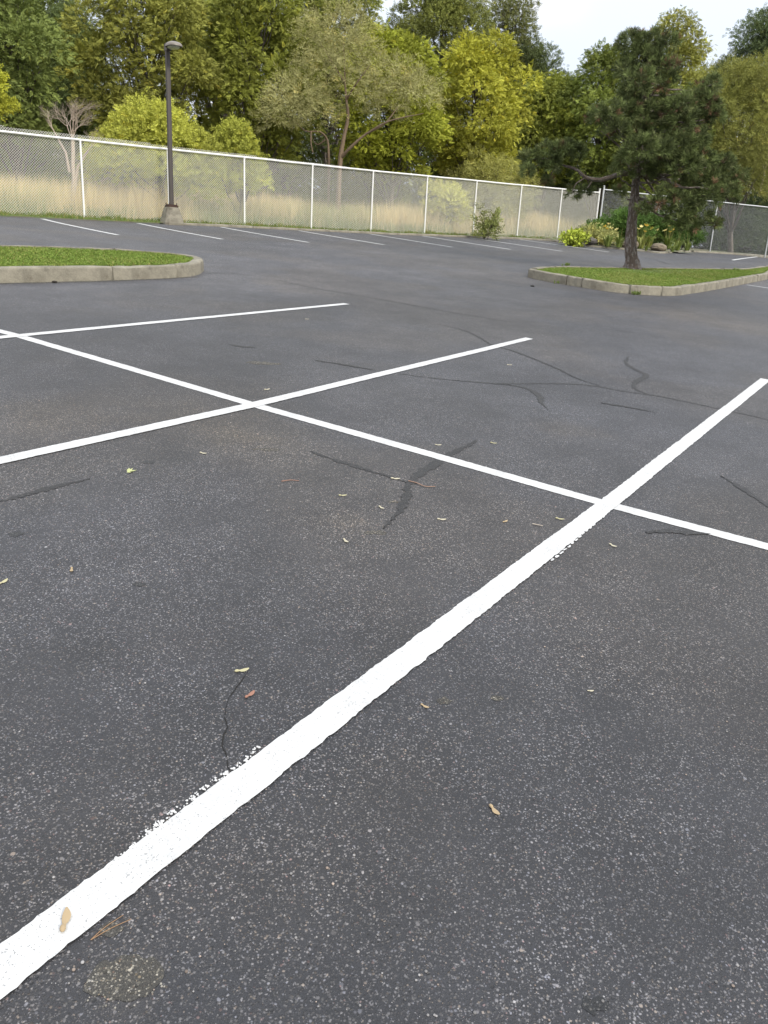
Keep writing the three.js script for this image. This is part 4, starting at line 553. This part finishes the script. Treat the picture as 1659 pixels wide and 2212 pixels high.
// ------------------------------------------------------------------ flower bed at the corner
{
  rnd = mulberry(88);
  const S = 0.075;
  // bed soil inside the kerb
  const out = [[1262, 529.8], [1376, 539.6], [1428, 545], [1490, 542.6]].map(e => G(...e, 0.02)), back = [toXZ(UC - 0.2, 5.6), toXZ(UC - 0.1, 0.3), toXZ(19.6, 0.35)].map(([x, z]) => v3(x, 0, z)), ring = [...out, ...back], tri = THREE.ShapeUtils.triangulateShape(ring.map(p => new THREE.Vector2(p.x, p.z)), []), pos = [], uv = []; ring.forEach(p => { pos.push(p.x, gy(p.x, p.z) + 0.07, p.z); uv.push(p.x, p.z); }); struct('flower_bed_soil', geo(pos, tri.flatMap(t => [t[0], t[2], t[1]]), uv), soil);
  const stone = (px, py, w, h, label, col, seed) => { const p = G(px, py, S), k = p.distanceTo(CAM) / F, g = new THREE.IcosahedronGeometry(1, 4), a = g.attributes.position, v = v3(0, 0, 0); for (let i = 0; i < a.count; i++) { v.fromBufferAttribute(a, i); const n = 1 + 0.34 * (vn(v.x * 1.4 + seed, v.y * 1.4 + 7, v.z * 1.4 + 3) - 0.5) + 0.12 * (vn(v.x * 4 + seed, v.y * 4, v.z * 4 + 9) - 0.5); a.setXYZ(i, v.x * n * w * k / 2, Math.max(-0.06, v.y * n * h * k * 0.62 + h * k * 0.4), v.z * n * w * k * 0.4); } g.computeVertexNormals(); const m = mesh('boulder', g, new THREE.MeshStandardMaterial({ name: 'field stone', color: col, map: concreteTex[0], bumpMap: concreteTex[1], bumpScale: 0.02, roughness: 0.95 })); m.position.copy(p); m.rotation.y = seed; return tag(m, label, 'rock'); };
  const c3 = (r, g, b) => new THREE.Color().setRGB(r, g, b);
  stone(1275, 528.5, 32, 13, 'dark grey boulder at the edge of the flower bed beside variegated leaves', c3(0.55, 0.55, 0.62), 1.2);
  stone(1360, 534.5, 34, 13, 'rounded tan boulder half hidden behind the pine trunk', c3(1.0, 0.92, 0.86), 2.7);
  stone(1422, 541, 36, 13, 'large tan boulder in front of the yellow daylilies', c3(1.0, 0.9, 0.82), 4.1);
  // daylily clumps: arching strap leaves, tall stalks, yellow trumpets
  const strap = tuftGeo(64, 0.62, 0.034, 0.75, 21, 0.55), lilyLeaf = new THREE.MeshPhysicalMaterial({ name: 'daylily leaf', color: c3(0.21, 0.27, 0.05), roughness: 0.6, transmission: 0.2, thickness: 0, side: THREE.DoubleSide }), lilyLeaf2 = lilyLeaf.clone(); lilyLeaf2.color = c3(0.30, 0.33, 0.07);
  const stalkM = new THREE.MeshStandardMaterial({ name: 'flower stalk', color: c3(0.23, 0.22, 0.07), roughness: 0.9 }), petalM = new THREE.MeshPhysicalMaterial({ name: 'yellow petal', color: c3(0.86, 0.62, 0.10), roughness: 0.6, transmission: 0.2, thickness: 0, side: THREE.DoubleSide }), paleM = petalM.clone(); paleM.color = c3(0.9, 0.78, 0.32);
  const trumpet = (() => { const p = [], q = []; for (let i = 0; i < 6; i++) { const a = i / 6 * 6.283, d = v3(Math.cos(a) * 0.7, 0.55, Math.sin(a) * 0.7).normalize(), sd = v3(-Math.sin(a), 0, Math.cos(a)); leaf(p, q, v3(0, 0, 0), d, sd, 0.095, 0.05, 0.15); } return geo(p, q); })();
  const lily = (px, py, s, flowers, label, yellowish) => { const p = G(px, py, S), o = group('daylily', label, 'plant', p, rr(0, 6)); const m = mesh('leaves', strap, yellowish ? lilyLeaf2 : lilyLeaf, o); m.scale.setScalar(s); for (let i = 0; i < flowers + 3; i++) { const a = rr(0, 6.28), r = rr(0.05, 0.3) * s, h = rr(0.6, 0.85) * s, e = v3(Math.cos(a) * r, h, Math.sin(a) * r); mesh('stalk', taper(curve(v3(e.x * 0.2, 0, e.z * 0.2), e, v3(0, 0.03, 0), 4), 0.006, 0.004, 5), stalkM, o); if (i < flowers) { const f = mesh('flower', trumpet, i % 3 ? petalM : paleM, o); f.position.copy(e); f.scale.setScalar(1.25); f.rotation.set(rr(-0.5, 0.9), rr(0, 6), rr(-0.5, 0.5)); } } };
  lily(1312, 532.5, 1.0, 4, 'daylily clump with pale yellow blooms between the dark grey boulder and the pine trunk'); lily(1336, 534.5, 0.95, 1, 'daylily clump with one yellow bloom left of bare stalks by the rounded tan boulder'); lily(1384, 536.5, 1.1, 5, 'tall yellowish daylily clump behind the pine trunk', true); lily(1400, 535, 1.1, 4, 'daylily clump with orange-yellow blooms behind the large tan boulder', true); lily(1442, 537, 1.1, 5, 'daylily clump with pale blooms rising past the large tan boulder'); lily(1462, 541, 0.95, 0, 'leafy daylily clump without open blooms beside the bed kerb'); lily(1483, 541.5, 0.9, 0, 'broad arching daylily clump at the outer tip of the bed'); lily(1452, 544, 0.6, 0, 'low grassy daylily clump spilling over the bed kerb'); lily(1395, 541.5, 0.4, 0, 'small grassy tuft in front of the large tan boulder');
  // broad-leaved clumps and shrubs
  const mound = (name, label, cat, px, py, w, h, sp, col, per, lift = 0) => { const p = G(px, py, S), k = p.distanceTo(CAM) / F, L = []; for (let i = 0; i < 9; i++) { const a = i * 2.4, q = Math.sqrt(i / 9) * w * k * 0.36; L.push({ p: v3(p.x + Math.cos(a) * q, p.y + lift + h * k * rr(0.35, 0.72), p.z + Math.sin(a) * q * 0.7), r: Math.min(w * 0.2, h * 0.42) * k * rr(0.9, 1.2) }); } return plant(name, label, cat, p, v3(p.x, p.y + h * k * 0.8, p.z), L, sp, col, per, { rad: 0.025, vary: 0.25 }); };
  species.hosta = { g: [twig(15, 9, 0.5, 0.32, 1.2)], s: [0.18, 0.3], droop: 0.2 }; species.yew = { g: [twig(16, 26, 0.22, 0.10, 0.6)], s: [0.2, 0.36], droop: -0.2 };
  mound('hosta', 'bright lime-green hosta at the near end of the flower bed', 'plant', 1240, 527.5, 46, 17, 'hosta', [0.20, 0.25, 0.035], 230);
  mound('variegated_shrub', 'low cream-edged variegated shrub beside the dark grey boulder', 'shrub', 1288, 527, 62, 24, 'shrub', [0.25, 0.27, 0.12], 230);
  mound('spreading_yew', 'dark spreading evergreen shrub behind the pine trunk', 'shrub', 1348, 530.5, 78, 66, 'yew', [0.05, 0.10, 0.02], 210); mound('spreading_yew', 'wide dark evergreen shrub behind the daylily blooms', 'shrub', 1412, 531.5, 100, 50, 'yew', [0.05, 0.095, 0.02], 200); mound('spreading_yew', 'low dark evergreen shrub behind the variegated shrub', 'shrub', 1292, 525.5, 70, 36, 'yew', [0.055, 0.11, 0.02], 220);
  mound('spreading_yew', 'dark evergreen shrub below the drooping pine bough at the bed tip', 'shrub', 1472, 536, 60, 40, 'yew', [0.05, 0.1, 0.022], 200);
  mound('weed_shrub', 'weedy green shrub growing against a fence post', 'shrub', 1050, 513.5, 30, 14, 'shrub', [0.11, 0.135, 0.04], 110);
  { const p = G(1053, 513, S), W = []; for (let i = 0; i < 6; i++) { const a = v3(p.x + rr(-0.4, 0.45), p.y, p.z + rr(-0.15, 0.15)); W.push({ p: a.clone().add(v3(0, rr(0.4, 0.95), 0)), r: 0.075 }, { p: a.clone().add(v3(0, rr(0.3, 0.6), 0)), r: 0.11 }); } plant('weed_shrub', 'thin upright weed stems rising above the weedy fence shrub', 'weed', p, p.clone().add(v3(0, 0.9, 0)), W, 'shrub', [0.115, 0.14, 0.045], 330, { rad: 0.012 }); }
}

// ------------------------------------------------------------------ litter on the paving
{
  rnd = mulberry(515);
  const wing = (() => { // maple key: fat seed and one veined wing, 40 mm long
    const p = [], q = [], n = 9; for (let i = 0; i <= n; i++) { const t = i / n, x = -0.02 + 0.04 * t, w = t < 0.25 ? 0.0045 : 0.0045 + 0.0065 * Math.sin(Math.PI * (t - 0.2) / 0.86), y = t < 0.25 ? 0.0035 : 0.002 + 0.004 * t * t; p.push(x, y + 0.001, -w * 0.55 + 0.004 * t, x, y + 0.0025, 0.003 * t, x, y, w * 1.1 - 0.002 * t); if (i < n) { const k = 3 * i; for (const e of [0, 1]) q.push(k + e, k + 1 + e, k + 3 + e, k + 1 + e, k + 4 + e, k + 3 + e); } }
    const nut = new THREE.SphereGeometry(0.0058, 10, 7); nut.scale(1.35, 0.7, 0.9); nut.translate(-0.019, 0.004, 0); nut.deleteAttribute('uv'); const w = geo(p, q); return mergeGeometries([w, nut]); })();
  const mats = [[0.40, 0.37, 0.22], [0.36, 0.27, 0.16], [0.27, 0.135, 0.095], [0.46, 0.42, 0.31]].map((c, i) => new THREE.MeshStandardMaterial({ name: 'dry maple key ' + i, color: new THREE.Color().setRGB(...c), roughness: 0.8, side: THREE.DoubleSide }));
  const key = (px, py, yaw, s, m, label, lift = 0.001, grp) => { const p = G(px, py), o = mesh('maple_seed', wing, mats[m]); o.position.copy(p).addScaledVector(NG, lift); o.quaternion.copy(slopeQ(yaw)); o.scale.setScalar(s); tag(o, label, 'seed', grp); };
  key(139, 1992, 1.85, 1.25, 1, 'large brown winged seed lying on the white paint', 0.0062);
  key(524, 1449, 0.5, 1.05, 0, 'pale yellow winged seed lying at the head of the open crack'); key(540, 1501, 1.1, 0.95, 2, 'red-brown winged seed lying beside the open crack'); key(1070, 1753, -0.95, 0.95, 1, 'tan winged seed alone on the dark asphalt beyond the wide stall line'); key(919, 1527, -0.5, 0.7, 1, 'small tan winged seed close to the side of the wide stall line');
  for (const [x, y, yaw, s, m] of [[156, 1233, -1.1, 0.9, 1], [7, 1258, 1.3, 1, 0], [748, 1170, -0.9, 1, 3], [825, 1098, -0.8, 0.95, 3], [741, 1071, 0.3, 0.95, 0], [855, 1035, 0.1, 1.15, 3], [955, 1123, 0.1, 1, 3], [1091, 1127, 0.9, 0.85, 1], [1210, 1122, -0.2, 1, 0], [1325, 1180, -0.8, 1, 3], [947, 962, 0.2, 0.95, 3], [1067, 958, -0.2, 1, 0], [1101, 789, 0.1, 1.1, 3], [440, 980, -0.2, 1, 3], [577, 842, 0.8, 1.1, 3], [1276, 1493, 0.2, 0.5, 3], [664, 690, 0.3, 1, 3]]) key(x, y, yaw, s, m, 'small pale winged seed scattered among others on the asphalt stalls', 0.001, 'scattered winged seeds');
  const straw = new THREE.MeshStandardMaterial({ name: 'dry needle', color: new THREE.Color().setRGB(0.27, 0.16, 0.085), roughness: 0.8 }), line = (pts, r, lift = 0.0015) => taper(new THREE.CatmullRomCurve3(pts.map(([x, y], i) => G(x, y).addScaledVector(NG, lift + r + 0.0015 * (i % 2)))).getPoints(10), r, r * 0.7, 5);
  tag(mesh('pine_needle_pair', mergeGeometries([line([[196, 2032], [228, 2005], [267, 1978]], 0.0011), line([[196, 2032], [240, 2008], [284, 1987]], 0.0011)]), straw), 'forked pair of brown pine needles beside the white paint', 'pine needles');
  tag(mesh('twig', line([[882, 1040], [900, 1045], [918, 1052], [940, 1053]], 0.003), new THREE.MeshStandardMaterial({ name: 'twig', color: new THREE.Color().setRGB(0.3, 0.19, 0.14), roughness: 0.9 })), 'curved brown twig lying across the wide tar seam', 'twig');
  tag(mesh('twig', line([[608, 1041], [628, 1039], [646, 1040]], 0.0028), new THREE.MeshStandardMaterial({ name: 'twig', color: new THREE.Color().setRGB(0.26, 0.15, 0.11), roughness: 0.9 })), 'straight brown twig lying clear of the tar seams', 'twig');
  tag(mesh('twig', line([[1150, 1133], [1172, 1138]], 0.003), new THREE.MeshStandardMaterial({ name: 'twig', color: new THREE.Color().setRGB(0.42, 0.36, 0.3), roughness: 0.9 })), 'short pale twig close to the crossing of the painted lines', 'twig');
  { const p = [], q = []; for (let i = 0; i < 5; i++) { const a = -1.2 + i * 0.6; leaf(p, q, v3(0, 0.003, 0), v3(Math.cos(a), 0.12 * ((i % 2) + 0.3), Math.sin(a)).normalize(), v3(-Math.sin(a), 0.1, Math.cos(a)), i === 2 ? 0.05 : 0.04, 0.022, 0.2); } const m = mesh('fallen_leaf', geo(p, q), new THREE.MeshStandardMaterial({ name: 'faded leaf', color: new THREE.Color().setRGB(0.42, 0.44, 0.2), roughness: 0.8, side: THREE.DoubleSide })); m.position.copy(G(275, 1018)).addScaledVector(NG, 0.001); m.quaternion.copy(slopeQ(0.4)); tag(m, 'faded green fallen leaf lying on the asphalt', 'leaf'); }
  const clod = (px, py, r, label, col) => { const g = new THREE.IcosahedronGeometry(r, 2), a = g.attributes.position, v = v3(0, 0, 0); for (let i = 0; i < a.count; i++) { v.fromBufferAttribute(a, i); const n = 1 + 0.5 * (vn(v.x / r * 1.5 + px, v.y / r * 1.5, v.z / r * 1.5) - 0.5); a.setXYZ(i, v.x * n * 1.4, v.y * n * 0.6, v.z * n); } g.computeVertexNormals(); const m = mesh('asphalt_crumb', g, new THREE.MeshStandardMaterial({ name: 'crumb', color: new THREE.Color().setRGB(...col), roughness: 0.95 })); m.position.copy(G(px, py)).addScaledVector(NG, r * 0.4); tag(m, label, 'crumb'); };
  clod(1150, 619, 0.03, 'dark lump of asphalt lying in the aisle beside the wedge-shaped island', [0.03, 0.027, 0.025]); clod(118, 611, 0.028, 'dark lump lying against the kerb of the treeless island', [0.03, 0.025, 0.02]);
  // loose grit
  const grit = new THREE.IcosahedronGeometry(1, 1), it = []; for (let i = 0; i < 2600; i++) { const d = 1.2 + 9 * Math.pow(rnd(), 1.6), x = rr(-0.62, 0.62) * d + 0.1 * d, z = -d, n = fbm(x * 2, z * 2, 3); if (n < 0.47) { if (rnd() < 0.7) continue; } const r = 0.0011 + 0.0028 * Math.pow(rnd(), 3), k = rr(0.08, 0.32), w = rnd(); it.push({ p: v3(x, gy(x, z) + r * 0.45, z), q: slopeQ(rr(0, 6.28)), s: r, sy: r * rr(0.5, 0.8), c: [k * (w < 0.2 ? 1.2 : 1), k * 0.96, k * (w < 0.2 ? 0.8 : 0.94)] }); }
  { const c = G(262, 2130); for (let i = 0; i < 60; i++) { const a = rr(0, 6.28), q = 0.07 * Math.sqrt(rnd()) * (0.7 + 0.5 * vn(a * 1.3, 2)), x = c.x + Math.cos(a) * q * 1.25, z = c.z + Math.sin(a) * q * 0.8, r = rr(0.001, 0.0026), k = rr(0.14, 0.3); it.push({ p: v3(x, gy(x, z) + r * 0.3, z), q: slopeQ(rr(0, 6.28)), s: r, sy: r * 0.6, c: [k, k * 0.93, k * 0.8] }); } }
  place('loose_grit', grit, new THREE.MeshStandardMaterial({ name: 'grit', color: 0xffffff, roughness: 0.85 }), it); tag(scene.children.at(-1), 'fine loose grit scattered over the near asphalt', 'grit');
}

scene.traverse(o => { if (o.isMesh) { o.castShadow = true; o.receiveShadow = true; } });
renderer.render(scene, camera);
